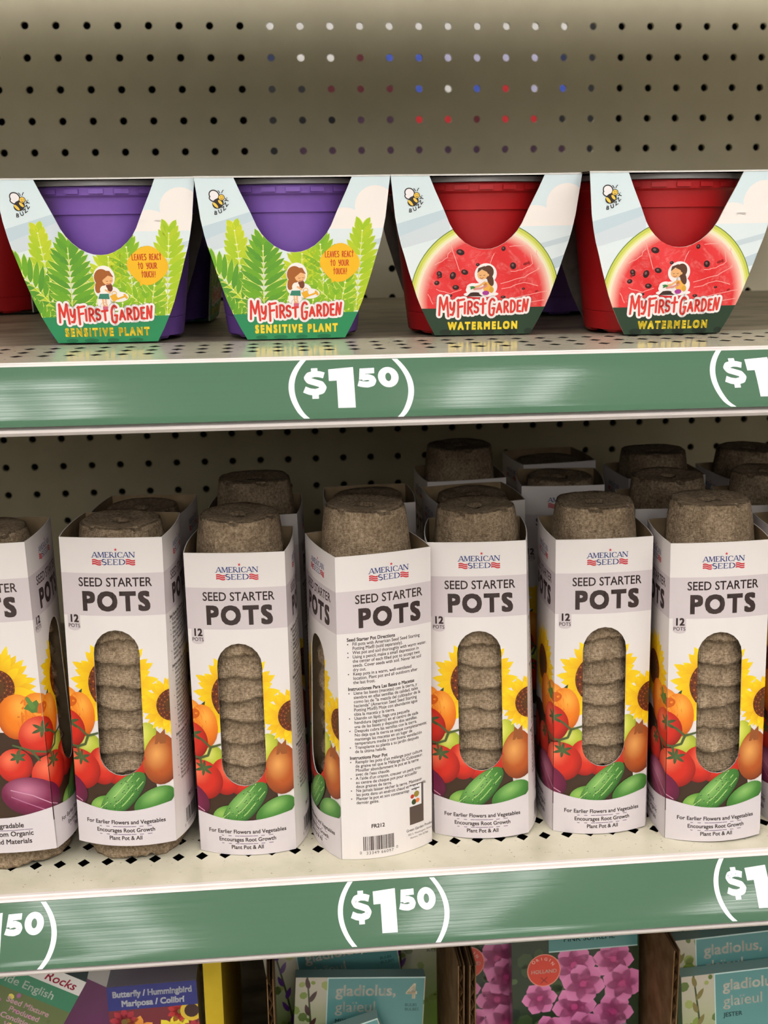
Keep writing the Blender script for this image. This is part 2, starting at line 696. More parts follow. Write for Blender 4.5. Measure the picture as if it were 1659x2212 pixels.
def strip_mat():
    """green price strip under clear plastic with fine lengthwise scratches"""
    m, nt, b = new_mat('price_strip_plastic')
    at = nt.nodes.new('ShaderNodeAttribute'); at.attribute_name = 'Col'
    tc = nt.nodes.new('ShaderNodeTexCoord')
    mp = nt.nodes.new('ShaderNodeMapping'); mp.inputs['Scale'].default_value = (2.5, 1300.0, 1300.0)
    n = nt.nodes.new('ShaderNodeTexNoise'); n.inputs['Scale'].default_value = 1.0; n.inputs['Detail'].default_value = 4.0
    nt.links.new(tc.outputs['Object'], mp.inputs[0]); nt.links.new(mp.outputs[0], n.inputs['Vector'])
    nt.links.new(at.outputs['Color'], b.inputs['Base Color'])
    setin(b, rough=0.6, spec=0.0, coat=1.0, coat_rough=0.03)
    b.inputs['Coat IOR'].default_value = 1.52
    n.inputs['Roughness'].default_value = 0.75
    rr = nt.nodes.new('ShaderNodeValToRGB'); rr.color_ramp.elements[0].position = 0.36; rr.color_ramp.elements[1].position = 0.62
    rr.color_ramp.elements[0].color = (0.22, 0.22, 0.22, 1); rr.color_ramp.elements[1].color = (0.8, 0.8, 0.8, 1)
    nt.links.new(n.outputs['Fac'], rr.inputs[0]); nt.links.new(rr.outputs[0], b.inputs['Coat Weight'])
    bp = nt.nodes.new('ShaderNodeBump'); bp.inputs['Strength'].default_value = 0.10; bp.inputs['Distance'].default_value = 0.00015
    nt.links.new(n.outputs['Fac'], bp.inputs['Height'])
    nt.links.new(bp.outputs[0], b.inputs['Coat Normal'])
    return m


M_STRIP = strip_mat()
GREEN = lin((76, 106, 84))
PW = lin((240, 240, 246))


def price_art(xs):
    A = Art()

    def pp(X, Y, x0):
        return (x0 + (X - 801) * 0.0000567, -(Y + (X - 801) * 0.022 - 130) * 0.0000613)
    for x0 in xs:
        B = Art()
        for s in (-1, 1):                      # the round brackets: arcs of even width
            pts = []
            for k in range(17):
                t = -1 + 2 * k / 16
                pts.append((801 + s * (508 - 118 * t * t), 410 + 281 * t))
            for i in range(16):
                (xa, ya), (xb, yb) = pts[i], pts[i + 1]
                B.add([(xa - 24, ya), (xa + 24, ya), (xb + 24, yb), (xb - 24, yb)], [PW] * 4, 1)
        B.tri([(613, 232), (826, 210), (826, 583), (680, 586), (680, 340), (613, 344)], PW, 1)
        B.stroke([(572, 290), (535, 279), (490, 276), (448, 289), (431, 316), (446, 342), (492, 357), (543, 374), (561, 404), (545, 434), (496, 448), (446, 442), (402, 423)], 58, PW, 1, cap=False, segs=10, alt=0.2)
        B.tri([(466, 222), (520, 220), (520, 262), (466, 264)], PW, 1.6)
        B.tri([(466, 462), (520, 460), (520, 505), (466, 507)], PW, 1.6)
        B.tri([(884, 226), (1006, 219), (1004, 272), (884, 280)], PW, 1.6)
        B.tri([(882, 226), (930, 224), (922, 330), (870, 335)], PW, 1.8)
        B.stroke([(895, 318), (945, 307), (980, 320), (990, 343), (978, 368), (940, 380), (895, 376), (862, 366)], 54, PW, 1, cap=False, segs=10, alt=0.2)
        for k in range(28):
            t0, t1 = 2 * pi * k / 28, 2 * pi * (k + 1) / 28
            B.add([(1122 + 26 * cos(t0), 308 + 41 * sin(t0)), (1122 + 88 * cos(t0), 308 + 97 * sin(t0)),
                   (1122 + 88 * cos(t1), 308 + 97 * sin(t1)), (1122 + 26 * cos(t1), 308 + 41 * sin(t1))], [PW] * 4, 1)
        B.move(lambda q: pp(q[0], q[1], x0))
        A.p += B.p
    return A


SX0, SX1 = -0.36, 0.92


def make_shelf(z, labels, label, group='gondola shelves', GAP=0.038, pan=3):
    root = thing('store_shelf', label, 'shelf', (0, 0, z), group=group)
    # deck: perforated front zone of small diamonds, a solid scuffed rear zone a little lower
    d = MB()
    px, py = 0.01315, 0.018
    yf, yb = -0.475, -0.475 + 3 * py
    n0, n1 = -42, 54
    for i in range(n0, n1):
        for j in range(3):
            x0 = 0.2115 + i * px - px / 2
            x1 = x0 + px
            y0, y1 = yf + j * py, yf + (j + 1) * py
            cx, cy = (x0 + x1) / 2, (y0 + y1) / 2
            a, bb = 0.0035, 0.0042
            D = [(cx - a, cy), (cx, cy - bb), (cx + a, cy), (cx, cy + bb)]
            S = [(x0, cy), (x0, y0), (cx, y0), (x1, y0), (x1, cy), (x1, y1), (cx, y1), (x0, y1)]
            for q in ([S[0], S[1], S[2], D[1], D[0]], [S[2], S[3], S[4], D[2], D[1]], [S[4], S[5], S[6], D[3], D[2]], [S[6], S[7], S[0], D[0], D[3]]):
                d.face([(p[0], p[1], 0.0) for p in q])
            for k in range(4):
                k2 = (k + 1) % 4
                d.face([(*D[k], 0.0), (*D[k2], 0.0), (*D[k2], -0.0004), (*D[k], -0.0004)], 2)  # hole walls coloured as shade
    X0, X1 = 0.2115 + n0 * px - px / 2, 0.2115 + n1 * px - px / 2
    d.face([(X0, -0.494, 0), (X1, -0.494, 0), (X1, yf, 0), (X0, yf, 0)])
    d.face([(X0, yb, 0), (X1, yb, 0), (X1, yb + 0.010, 0), (X0, yb + 0.010, 0)])
    d.face([(X0, yb + 0.010, 0), (X1, yb + 0.010, 0), (X1, yb + 0.0115, -0.0012), (X0, yb + 0.0115, -0.0012)])
    d.face([(X0, yb + 0.0115, -0.0012), (X1, yb + 0.0115, -0.0012), (X1, -GAP, -0.0012), (X0, -GAP, -0.0012)], 1)
    d.face([(X0, -GAP, -0.0012), (X1, -GAP, -0.0012), (X1, -GAP, -0.022), (X0, -GAP, -0.022)], 1)
    # shade-dark sheet under the perforations, support pan behind it
    d.box(X0, X1, -0.488, -0.405, -0.0065, -0.0055, 2)
    d.box(X0, X1, -0.405, -GAP - 0.002, -0.022, -0.020, pan)
    obj('deck', d.mesh('deck', [M_DECK, M_DECK_OLD, M_HOLE_SHADE, M_UNDER], recalc=True), root)
    # white plastic price rail: nose on top, back of the strip, lip under it
    r = MB()
    prof = [(-0.494, 0.0), (-0.4962, 0.0001), (-0.4968, -0.0006), (-0.4976, -0.0002), (-0.4990, -0.0005), (-0.5000, -0.0014), (-0.4990, -0.0030), (-0.5215, -0.0276), (-0.5228, -0.0283),
            (-0.5230, -0.0296), (-0.5218, -0.0312), (-0.5150, -0.0318), (-0.4950, -0.0240), (-0.4915, -0.0100), (-0.4915, -0.0010)]
    n = len(prof)
    r.prism(prof, 'x', X0, X1)
    obj('price_rail', r.mesh('price_rail', [M_RAIL], recalc=True), root)
    # green strip with the printed prices, gently bowed and curled out along its foot
    s = MB()
    A = Art()
    A.rect(X0, -0.0345, X1, 0.0, GREEN, 0, 1, 1)
    A.p += price_art(labels).p
    A.clip([(X0, -0.0345), (X1, -0.0345), (X1, 0), (X0, 0)])
    A.move(lambda q: (q[1], q[0]))
    A.slice_x([-0.0345 * k / 60 for k in range(59, 0, -1)])
    ty, tz = -0.0222 / 0.0341, -0.0259 / 0.0341

    def on(a, x, h):
        t = -a                               # distance down the strip
        bow = 0.0009 * sin(pi * min(1.0, t / 0.030)) + (0.0016 * ((t - 0.0285) / 0.006) ** 2 if t > 0.0285 else 0)
        k = bow + h + 0.0003
        return (x, -0.5003 + ty * t - 0.759 * k, -0.0015 + tz * t + 0.651 * k)
    A.put(s, on, flip=True)
    obj('price_strip', s.mesh('price_strip', [M_STRIP], colours=True, smooth=False), root)
    return root


PITCH = 0.2083
make_shelf(ZU, [0.2326 + PITCH * k for k in (-2, -1, 0, 1, 2, 3)], 'cream metal shelf with green price strip under the garden kits')
make_shelf(ZL, [0.2500 + PITCH * k for k in (-2, -1, 0, 1, 2, 3)], 'cream metal shelf with green price strip under the seed starter pots')
make_shelf(ZS + 0.058, [0.24], 'cream metal shelf above the garden kits, out of the picture', pan=0)

# ------------------------------------------------------------------ garden kits: plastic pot in a printed card belt
M_PRINT = print_mat('printed_card')
M_FLESH = flesh_mat()
M_CARD = plain('grey_card_board', (128, 120, 112), 0.8, 0.2, 6, 200.0)
M_EDGE = plain('cut_card_edge', (214, 210, 204), 0.8, 0.2, 4, 200.0)


def pot_plastic(name, c):
    m = plain(name, c, 0.42, 0.4, 4, 50.0)
    return m


M_PURPLE = pot_plastic('purple_pot_plastic', (120, 84, 168))
M_RED = pot_plastic('red_pot_plastic', (168, 24, 28))
M_LID = plain('grey_lid_plastic', (150, 148, 150), 0.3, 0.5, 5, 50.0)
M_DARK = plain('dark_soil_disc', (38, 30, 28), 0.8, 0.2, 5, 90.0)

# hand-lettering: strokes on a 0..1 box (x right, y up)


def arcp(cx, cy, rx, ry, a0, a1, n=8):
    return [(cx + rx * cos(radians(a0 + (a1 - a0) * i / n)), cy + ry * sin(radians(a0 + (a1 - a0) * i / n))) for i in range(n + 1)]


HAND = {
    'M': [[(0, 0), (0.08, 1), (0.48, 0.30), (0.82, 1), (1, -0.08)]],
    'Y': [[(0, 1), (0.12, 0.55), (0.45, 0.42), (0.80, 0.62), (0.95, 1)], [(0.95, 1), (0.88, 0.3), (0.60, 0), (0.15, 0.02)]],
    'F': [[(0.15, 0), (0.12, 0.98)], [(0, 0.93), (1, 1)], [(0.15, 0.56), (0.75, 0.60)]],
    'I': [[(0.5, 0), (0.5, 1)]],
    'R': [[(0.05, 0), (0.05, 0.98)], [(0.05, 0.98)] + arcp(0.35, 0.74, 0.5, 0.25, 90, -90) + [(0.08, 0.49)], [(0.35, 0.5), (1, 0)]],
    'S': [arcp(0.5, 0.76, 0.45, 0.24, 30, 270, 9) + arcp(0.5, 0.26, 0.47, 0.26, 90, -150, 9)],
    'T': [[(0.45, 1.15), (0.48, 0.0)], [(0, 0.76), (1, 0.84)]],
    't': [[(0.48, 1.0), (0.48, 0.0)], [(0, 1.0), (1, 1.0)]],
    'G': [arcp(0.55, 0.55, 0.52, 0.45, 50, 200, 8) + [(0.05, 0.25)] + arcp(0.45, 0.18, 0.4, 0.20, 180, 320, 5) + [(0.92, 0.42), (0.55, 0.42)]],
    'A': [[(0, 0), (0.48, 1), (1, 0)], [(0.2, 0.33), (0.8, 0.36)]],
    'D': [[(0.05, 0), (0.05, 1)], [(0.05, 1)] + arcp(0.3, 0.5, 0.68, 0.5, 90, -90) + [(0.05, 0)]],
    'E': [[(0.95, 1), (0.05, 0.97), (0.05, 0.03), (1, 0)], [(0.05, 0.52), (0.8, 0.53)]],
    'N': [[(0, 0), (0.05, 1), (0.85, 0.05), (1, 1)]],
    'L': [[(0.05, 1), (0.05, 0.02), (0.9, 0)]],
    'V': [[(0, 1), (0.5, 0), (1, 1)]],
    'C': [arcp(0.55, 0.5, 0.52, 0.5, 50, 310, 10)],
    'O': [arcp(0.5, 0.5, 0.5, 0.5, 0, 360, 14)],
    'U': [[(0, 1), (0.02, 0.3)] + arcp(0.5, 0.28, 0.46, 0.28, 180, 360, 7) + [(0.98, 1)]],
    'H': [[(0.05, 0), (0.05, 1)], [(0.95, 0), (0.95, 1)], [(0.05, 0.5), (0.95, 0.52)]],
    '!': [[(0.5, 1), (0.5, 0.32)], [(0.5, 0.03), (0.5, 0.0)]],
}


def hand(A, ch, x, y, w, h, sw, col, layer, lean=0.0):
    for st in HAND[ch]:
        A.stroke([(x + p[0] * w + lean * p[1], y + p[1] * h) for p in st], sw, col, layer, segs=10)


# panel outline in mm, x from the middle, y up from the folded foot
HALF = [(88.4, 52.3), (75, 50.8), (66, 49.8), (57.6, 48.2), (51, 46.6), (44, 44.4), (36, 42.1), (29.5, 40), (22, 37.6), (15, 34.8), (7, 31.0), (0, 27.2)]
NOTCH = [(88.4, 31.8), (80, 28.2), (69.4, 23.2), (62, 20.0), (58, 17.6), (54.6, 14.6), (51.5, 11.0), (49.4, 7.2), (48.2, 3.6), (47.9, 0.0)]


def panel_pieces():
    """the card face as convex strips left and right of the U-shaped opening"""
    def interp(T, y):
        for (ya, xa), (yb, xb) in zip(T, T[1:]):
            if yb <= y <= ya:
                return xa + (xb - xa) * (ya - y) / (ya - yb)
        return T[-1][1]
    ys = sorted(set([y for y, _ in HALF] + [y for y, _ in NOTCH]), reverse=True)
    P = []
    for a, b in zip(ys, ys[1:]):
        ha, hb = interp(HALF, a), interp(HALF, b)
        if b >= 47.9 - 1e-6:
            na, nb = interp(NOTCH, a), interp(NOTCH, b)
            for s in (-1, 1):
                q = [(s * na, a), (s * nb, b), (s * hb, b), (s * ha, a)]
                if abs(nb) < 1e-9 and s == 1 and False:
                    continue
                P.append(q)
        else:
            P.append([(-ha, a), (-hb, b), (hb, b), (ha, a)])
    return P


PIECES = panel_pieces()
SKY0, SKY1 = lin((218, 234, 240)), lin((236, 241, 243))


def sky_art(A):
    A.rect(-56, -2, 56, 92, lambda p: mix(SKY1, SKY0, max(0, min(1, p[1] / 88))), 0, 6, 6)
    PINKW = lin((248, 240, 236))
    A.blob(44, 72, 11, 11, PINKW, 1, segs=28)
    A.blob(27, 66, 9, 5.5, PINKW, 1, segs=24)
    A.rect(16, 60, 56, 66, PINKW, 1)
    A.rect(14, 52, 56, 60.2, mix(SKY1, SKY0, 0.5), 2)
    A.tri([(-56, 52), (-20, 66), (-20, 56), (-56, 46)], lin((212, 222, 230)), 2)
    A.tri([(-56, 60), (-16, 72), (-16, 66), (-56, 52)], lin((198, 216, 226)), 1)
    A.tri([(20, 36), (56, 48), (56, 42), (20, 30)], lin((196, 212, 222)), 3)
    A.tri([(20, 48), (56, 57), (56, 54), (20, 45)], lin((204, 218, 226)), 3)


def bee_art(A, g):
    K = lin((48, 42, 44)); YL = lin((250, 206, 84)); W = lin((246, 240, 242))
    s = 0.0655

    def st(pts, w, c, l):
        A.stroke([g(*p) for p in pts], w * s, c, l)
    for cx, cy, rx, ry, ro in ((214, 258, 46, 40, 0.6), (207, 288, 38, 25, 0.35)):
        A.blob(*g(cx, cy), rx * s, ry * s, K, 5, -ro, 22)
        A.blob(*g(cx, cy), (rx - 9) * s, (ry - 9) * s, W, 6, -ro, 22)
    A.blob(*g(243, 325), 48 * s, 40 * s, K, 7, 0.55, 24)
    for k, (cx, cy) in enumerate(((222, 338), (262, 316))):
        A.blob(*g(cx, cy), 11 * s, (30 - 6 * k) * s, YL, 8, 0.75, 14)
    A.blob(*g(272, 278), 27 * s, 26 * s, K, 8, 0, 20)
    A.blob(*g(272, 278), 22 * s, 21 * s, YL, 9, 0, 20)
    st([(261, 274), (266, 271), (270, 275)], 3, K, 10)
    st([(277, 274), (282, 271), (286, 275)], 3, K, 10)
    st([(263, 285), (272, 292), (282, 285)], 3.5, K, 10)
    st([(262, 244), (255, 230), (247, 224)], 6, K, 8)
    st([(276, 243), (281, 230), (289, 220)], 6, K, 8)
    for ch, cx, cy, ro in (('B', 221, 398, -0.10), ('U', 258, 391, 0.30), ('Z', 290, 372, 0.62), ('Z', 312, 345, 0.90), ('Y', 322, 312, 1.20)):
        x, y = g(cx, cy)
        z = 44 * s
        ca, sa = cos(ro), sin(ro)
        A.text(ch, x + 0.34 * z * sa, y - 0.34 * z * ca, z, K, 8, 'c', bold=0.03, rot=ro)
    A.ring(*g(316, 282), 5 * s, 5 * s, 2 * s, K, 8, 10)


def logo_art(A, g, k=1.0):
    """MY FIRST GARDEN in red brush lettering with a white sticker edge"""
    RED = lin((224, 64, 56)); W = lin((246, 240, 240)); SH = lin((120, 110, 110))
    L = [('M', 474, 1122, 78, 152, 0.0), ('Y', 566, 1168, 38, 106, 0), ('F', 628, 1142, 58, 150, 0), ('I', 684, 1170, 18, 92, 0), ('R', 720, 1160, 40, 106, 0), ('S', 774, 1168, 36, 88, 0),
         ('t', 826, 1178, 46, 84, 0), ('T', 826, 1163, 46, 0, 0), ('G', 903, 1142, 50, 138, 0), ('A', 970, 1182, 42, 76, 0), ('R', 1034, 1166, 36, 92, 0), ('D', 1090, 1160, 38, 98, 0),
         ('E', 1148, 1162, 28, 92, 0), ('N', 1194, 1152, 36, 102, 8)]
    s = 0.0655
    for w, c, l in ((60, SH, 20), (56, W, 21), (19, RED, 24)):
        for ch, x, y, cw, h, ln in L:
            if h == 0:
                continue
            if ch == 't':
                x0, y0 = g(x, y + h)
                A.stroke([g(x + 23, 1140), g(x + 24, 1262)], w * s * k, c, l, segs=10)
                A.stroke([g(x, 1186), g(x + 46, 1180)], w * s * k, c, l, segs=10)
                continue
            x0, y0 = g(x, y + h)
            x1, y1 = g(x + cw, y)
            hand(A, ch, x0, y0, x1 - x0, y1 - y0, w * s * k, c, l, ln * s)


def block_text(A, s, x0, x1, y, h, col, edge, layer):
    """chunky stencil-like capitals"""
    A.text(s, (x0 + x1) / 2 + 0.15, y - 0.15, h / 0.70, edge, layer, 'c', bold=0.062, n=0, wfit=None, sx=(x1 - x0) / (sum(advance(c) for c in s) + 0.22 * (len(s) - 1)) / (h / 0.70), sp=0.22)
    A.text(s, (x0 + x1) / 2, y, h / 0.70, col, layer + 1, 'c', bold=0.062, n=0, sx=(x1 - x0) / (sum(advance(c) for c in s) + 0.22 * (len(s) - 1)) / (h / 0.70), sp=0.22)


def frond(A, x0, y0, x1, y1, n, ln, w, c_dark, c_light, layer, bend=0.0, vein=None, ang=50):
    """feathery leaf: paired leaflets along a stem"""
    d = hypot(x1 - x0, y1 - y0)
    ux, uy = (x1 - x0) / d, (y1 - y0) / d
    vein = vein or lin((226, 232, 120))
    pts = []
    for i in range(n + 1):
        t = i / n
        b = bend * sin(pi * t)
        pts.append((x0 + ux * d * t - uy * b, y0 + uy * d * t + ux * b))
    for i in range(n + 1):
        t = i / n
        px, py = pts[i]
        L = ln * (0.62 + 0.55 * sin(pi * min(1, 0.18 + t * 0.74)))
        for s in (-1, 1):
            a = atan2(uy, ux) + s * radians(ang * (1 - 0.62 * t * t) + random.uniform(-4, 4))
            q = (px + L * cos(a), py + L * sin(a))
            cc = mix(c_dark, c_light, random.random())
            A.leaf(px, py, q[0], q[1], w * 1.22, vein, layer, blunt=0.5)
            A.leaf(px, py, q[0], q[1], w * 0.96, cc, layer + 1, mix(cc, c_light, 0.35), blunt=0.5)
    A.stroke(pts, 0.5, vein, layer + 2)
    for px, py in pts[::2]:
        A.blob(px, py, 0.45, 0.45, lin((240, 240, 225)), layer + 3, segs=6)


def girl_sticker(A, g, shapes):
    pass


def g1(X, Y):                   # photo-measured art units -> mm on the card
    return ((X - 855) * 0.0655, (1450 - Y) * 0.0660)


def melon_art():
    A = Art()
    sky_art(A)
    s = 0.0655
    cx, cy = g1(865, 1150)
    rx, ry = 645 * s, 672 * s
    for k, (r, c) in enumerate(((1.0, (96, 122, 60)), (0.99, (206, 212, 90)), (0.955, (226, 226, 128)), (0.93, (238, 236, 186)), (0.905, (246, 232, 208)))):
        A.blob(cx, cy, rx * r, ry * r, lin(c), 4 + k, segs=72)
    RD, RL, PK = lin((222, 42, 46)), lin((234, 62, 66)), lin((240, 152, 142))

    def flesh(x, y):
        r = hypot(x, y)
        if r > 0.97:
            return lin((246, 218, 196))
        if r > 0.90:
            return PK
        return mix(RD, RL, 0.5 + 0.5 * sin(7 * x + 5 * y))
    A.blob(cx, cy, rx * 0.885, ry * 0.885, flesh, 9, segs=60, rings=14, mat=1)
    ST = lin((250, 176, 170))
    for pts in ([(560, 740), (520, 800), (430, 850)], [(560, 660), (640, 900)], [(930, 760), (900, 860)], [(1060, 700), (1200, 700), (1300, 780)], [(1290, 740), (1310, 800)], [(1330, 860), (1310, 900)],
                [(1000, 1010), (1200, 960), (1330, 890)], [(1010, 1060), (1200, 1010), (1320, 1040)], [(440, 1050), (560, 1090), (660, 1060)], [(380, 1100), (420, 1180)], [(1060, 1150), (1300, 1100), (1420, 1080)],
                [(1180, 1180), (1380, 1160)], [(1240, 760), (1270, 850), (1180, 900), (1080, 910)]):
        P = []
        for a, b in zip(pts, pts[1:]):
            for t in (0, 0.33, 0.66):
                P.append((a[0] + (b[0] - a[0]) * t + random.uniform(-6, 6), a[1] + (b[1] - a[1]) * t + random.uniform(-6, 6)))
        P.append(pts[-1])
        A.stroke([g1(*p) for p in P], 0.34, ST, 10, segs=6)
    SD, SH2 = lin((44, 18, 20)), lin((122, 88, 86))
    for X, Y, a, b, ro in ((645, 745, 36, 25, -0.3), (585, 940, 26, 33, -0.25), (685, 912, 31, 22, -0.3), (612, 1040, 29, 21, -0.1), (470, 925, 22, 26, 0.6), (476, 946, 17, 12, 0), (450, 1000, 23, 19, 0.2), (1098, 865, 26, 30, 0.4),
                           (1010, 720, 18, 20, 0), (1195, 1060, 14, 10, 0), (795, 850, 16, 14, 0), (570, 1108, 14, 11, 0), (1022, 1128, 22, 12, 0)):
        A.blob(*g1(X, Y), a * s, b * s, SD, 11, ro, 14)
        A.blob(*g1(X - a * 0.15, Y - b * 0.2), a * s * 0.42, b * s * 0.42, SH2, 12, ro, 8)
    for X, Y, a, b in ((1205, 850, 24, 12), (1232, 842, 10, 16), (1310, 1085, 16, 9), (460, 955, 12, 14)):
        A.blob(*g1(X, Y), a * s, b * s, mix(SD, RD, 0.45), 11, 0.3, 10)
    GD = lin((38, 62, 44))
    A.rect(-56, -1, 56, g1(0, 1218)[1], GD, 13)
    for X, w in ((530, 90), (720, 110), (900, 90), (1090, 110), (1250, 60)):
        A.blob(*g1(X, 1425), w * s * 0.6, 26 * s, lin((24, 40, 30)), 14, 0, 16)
    block_text(A, 'WATERMELON', *[g1(552, 0)[0], g1(1154, 0)[0]], g1(0, 1400)[1], 4.0, lin((248, 222, 62)), lin((120, 100, 20)), 15)
    # girl kneeling, planting a seedling, as a white-edged sticker
    W = lin((246, 238, 238))
    for X, Y, a, b in ((865, 930, 95, 92), (890, 1040, 78, 78), (820, 1062, 122, 58), (760, 1040, 56, 36), (830, 1100, 150, 26)):
        A.blob(*g1(X, Y), a * s, b * s, W, 17, 0, 24)
    SK, HR, YE = lin((238, 180, 120)), lin((92, 58, 42)), lin((240, 178, 80))
    A.tri([g1(*p) for p in ((705, 1118), (740, 1085), (800, 1088), (845, 1118))], lin((62, 42, 36)), 25)
    A.blob(*g1(775, 1092), 42 * s, 10 * s, lin((62, 42, 36)), 25, 0, 14)
    A.blob(*g1(885, 915), 48 * s, 58 * s, HR, 25, 0, 22)
    A.blob(*g1(905, 975), 26 * s, 60 * s, HR, 25, 0.35, 16)
    A.blob(*g1(838, 935), 45 * s, 40 * s, SK, 26, 0, 20)
    A.tri([g1(*p) for p in ((792, 920), (800, 880), (850, 862), (905, 880), (900, 935), (875, 912), (830, 890))], HR, 27)
    A.blob(*g1(885, 938), 9 * s, 11 * s, SK, 28, 0, 10)
    A.stroke([g1(*p) for p in ((812, 938), (820, 942), (828, 938))], 0.22, HR, 28)
    A.stroke([g1(*p) for p in ((845, 938), (853, 942), (861, 936))], 0.22, HR, 28)
    A.stroke([g1(*p) for p in ((818, 960), (832, 968), (846, 958))], 0.25, lin((150, 50, 44)), 28)
    A.blob(*g1(886, 1040), 40 * s, 48 * s, YE, 24, -0.3, 18)
    A.blob(*g1(918, 1065), 20 * s, 26 * s, lin((222, 166, 60)), 25, 0, 12)
    A.tri([g1(*p) for p in ((842, 1010), (862, 990), (880, 1020), (862, 1045))], lin((210, 130, 60)), 26)
    A.blob(*g1(870, 1090), 30 * s, 20 * s, lin((170, 60, 150)), 26, 0, 12)
    A.stroke([g1(*p) for p in ((858, 1000), (812, 1030), (778, 1038))], 1.1, SK, 27)
    A.stroke([g1(*p) for p in ((875, 1030), (820, 1052), (770, 1056))], 1.1, lin((228, 150, 140)), 26)
    A.leaf(*g1(780, 1044), *g1(730, 1036), 1.4, lin((58, 130, 66)), 28)
    A.leaf(*g1(765, 1040), *g1(735, 1056), 1.0, lin((58, 130, 66)), 28)
    logo_art(A, g1)
    bee_art(A, g1)
    return A


def fern_art():
    A = Art()
    sky_art(A)
    YG, LG, MG, DG = lin((206, 216, 48)), lin((160, 200, 40)), lin((116, 176, 44)), lin((84, 150, 50))
    # leafy mass low on the card, then the fronds from back to front
    for i in range(150):
        x = random.uniform(-40, 40)
        y = random.uniform(14, 30 + 10 * sin(x * 0.12 + 1.2))
        a = random.uniform(0.2, 2.9)
        L = random.uniform(5, 9)
        c = mix(LG, MG, random.random())
        A.leaf(x, y, x + L * cos(a), y + L * sin(a), 2.1, c, 4, mix(c, YG, 0.5), 3)
    frond(A, 2, 12, 4, 47, 12, 12, 3.0, LG, YG, 5, ang=68)
    frond(A, 17, 14, 14, 52, 12, 12, 3.0, MG, LG, 5, ang=68)
    frond(A, -27, 16, -32, 60, 12, 9.0, 3.6, LG, YG, 7, ang=66)
    frond(A, 33, 12, 37, 59, 14, 11, 3.2, LG, mix(LG, YG, 0.6), 7, ang=66)
    frond(A, -20, 12, -48, 44, 12, 13, 3.3, DG, MG, 9, ang=62)
    frond(A, 30, 12, 12, 28, 7, 8, 2.8, MG, LG, 9, ang=60)
    frond(A, 24, 13, 28, 34, 7, 8, 2.8, MG, LG, 9, ang=60)
    frond(A, -31, 10, -40, 22, 6, 7, 2.6, DG, MG, 10, ang=60)
    frond(A, -17.5, 11, -17, 52, 13, 13, 3.3, DG, MG, 12, ang=66)
    for x in (-6, 8, 20):
        frond(A, x, 12, x + 2, 24, 5, 6, 2.6, MG, LG, 10, ang=60)
    A.rect(-56, -1, 56, g1(0, 1232)[1], lin((44, 140, 92)), 16)
    for X, w in ((560, 90), (720, 110), (900, 90), (1090, 110)):
        A.blob(*g1(X, 1432), w * 0.036, 1.2, lin((28, 112, 74)), 17, 0, 14)
    block_text(A, 'SENSITIVE PLANT', *[g1(508, 0)[0], g1(1204, 0)[0]], g1(0, 1392)[1], 4.2, lin((250, 222, 62)), lin((130, 110, 20)), 17)
    # speech bubble
    OR = lin((246, 190, 36))
    A.blob(*g1(1230, 815), 10.6, 10.2, OR, 16, 0, 30, wob=lambda t: 1 + 0.05 * cos(4 * t + 0.4))
    A.tri([g1(*p) for p in ((1150, 900), (1160, 985), (1230, 930))], OR, 16)
    TXT = lin((208, 66, 40))
    for line, y, x0, x1 in (('LEAVES REACT', 768, 1108, 1352), ('TO YOUR', 840, 1152, 1312), ('TOUCH!', 910, 1176, 1300)):
        n = len(line)
        cw = (x1 - x0) / n
        for i, ch in enumerate(line):
            if ch != ' ':
                gx, gy = g1(x0 + i * cw, y)
                hand(A, ch, gx, gy, cw * 0.68 * 0.0655, 3.1, 0.42, TXT, 18)
    # girl with a watering can, as a white-edged sticker
    W = lin((246, 240, 240)); s = 0.0655
    for X, Y, a, b in ((868, 905, 88, 98), (850, 1005, 72, 78), (850, 1110, 56, 76), (970, 1068, 88, 44), (920, 1040, 70, 60)):
        A.blob(*g1(X, Y), a * s, b * s, W, 17, 0, 24)
    SK, HR = lin((244, 186, 130)), lin((168, 96, 44))
    A.blob(*g1(848, 905), 62 * s, 70 * s, HR, 25, 0, 24)
    A.blob(*g1(820, 975), 30 * s, 62 * s, HR, 25, -0.25, 16)
    A.blob(*g1(905, 985), 26 * s, 40 * s, lin((120, 62, 36)), 24, 0.2, 14)
    A.blob(*g1(895, 925), 44 * s, 42 * s, SK, 26, 0, 20)
    A.tri([g1(*p) for p in ((838, 940), (842, 880), (870, 850), (915, 852), (945, 905), (900, 890), (872, 912))], HR, 27)
    A.stroke([g1(*p) for p in ((880, 935), (889, 940), (898, 935))], 0.25, HR, 28)
    A.stroke([g1(*p) for p in ((912, 932), (921, 937), (930, 931))], 0.25, HR, 28)
    A.stroke([g1(*p) for p in ((888, 955), (903, 963), (918, 952))], 0.28, lin((176, 60, 50)), 28)
    A.blob(*g1(858, 1010), 32 * s, 38 * s, lin((248, 242, 234)), 26, 0, 14)
    A.tri([g1(*p) for p in ((822, 1040), (895, 1040), (898, 1085), (806, 1080))], lin((60, 134, 112)), 27)
    A.stroke([g1(*p) for p in ((842, 1085), (848, 1150))], 0.85, SK, 26)
    A.stroke([g1(*p) for p in ((866, 1085), (868, 1150))], 0.85, SK, 26)
    A.rect(*g1(838, 1172), *g1(880, 1146), lin((214, 98, 128)), 27)
    A.stroke([g1(*p) for p in ((872, 1010), (905, 1030))], 1.0, SK, 28)
    YE = lin((240, 178, 50))
    A.tri([g1(*p) for p in ((902, 1060), (950, 1040), (972, 1085), (928, 1110))], YE, 27)
    A.stroke([g1(*p) for p in ((962, 1085), (1032, 1062))], 0.9, YE, 27)
    A.stroke([g1(*p) for p in ((1024, 1052), (1040, 1076))], 1.2, YE, 27)
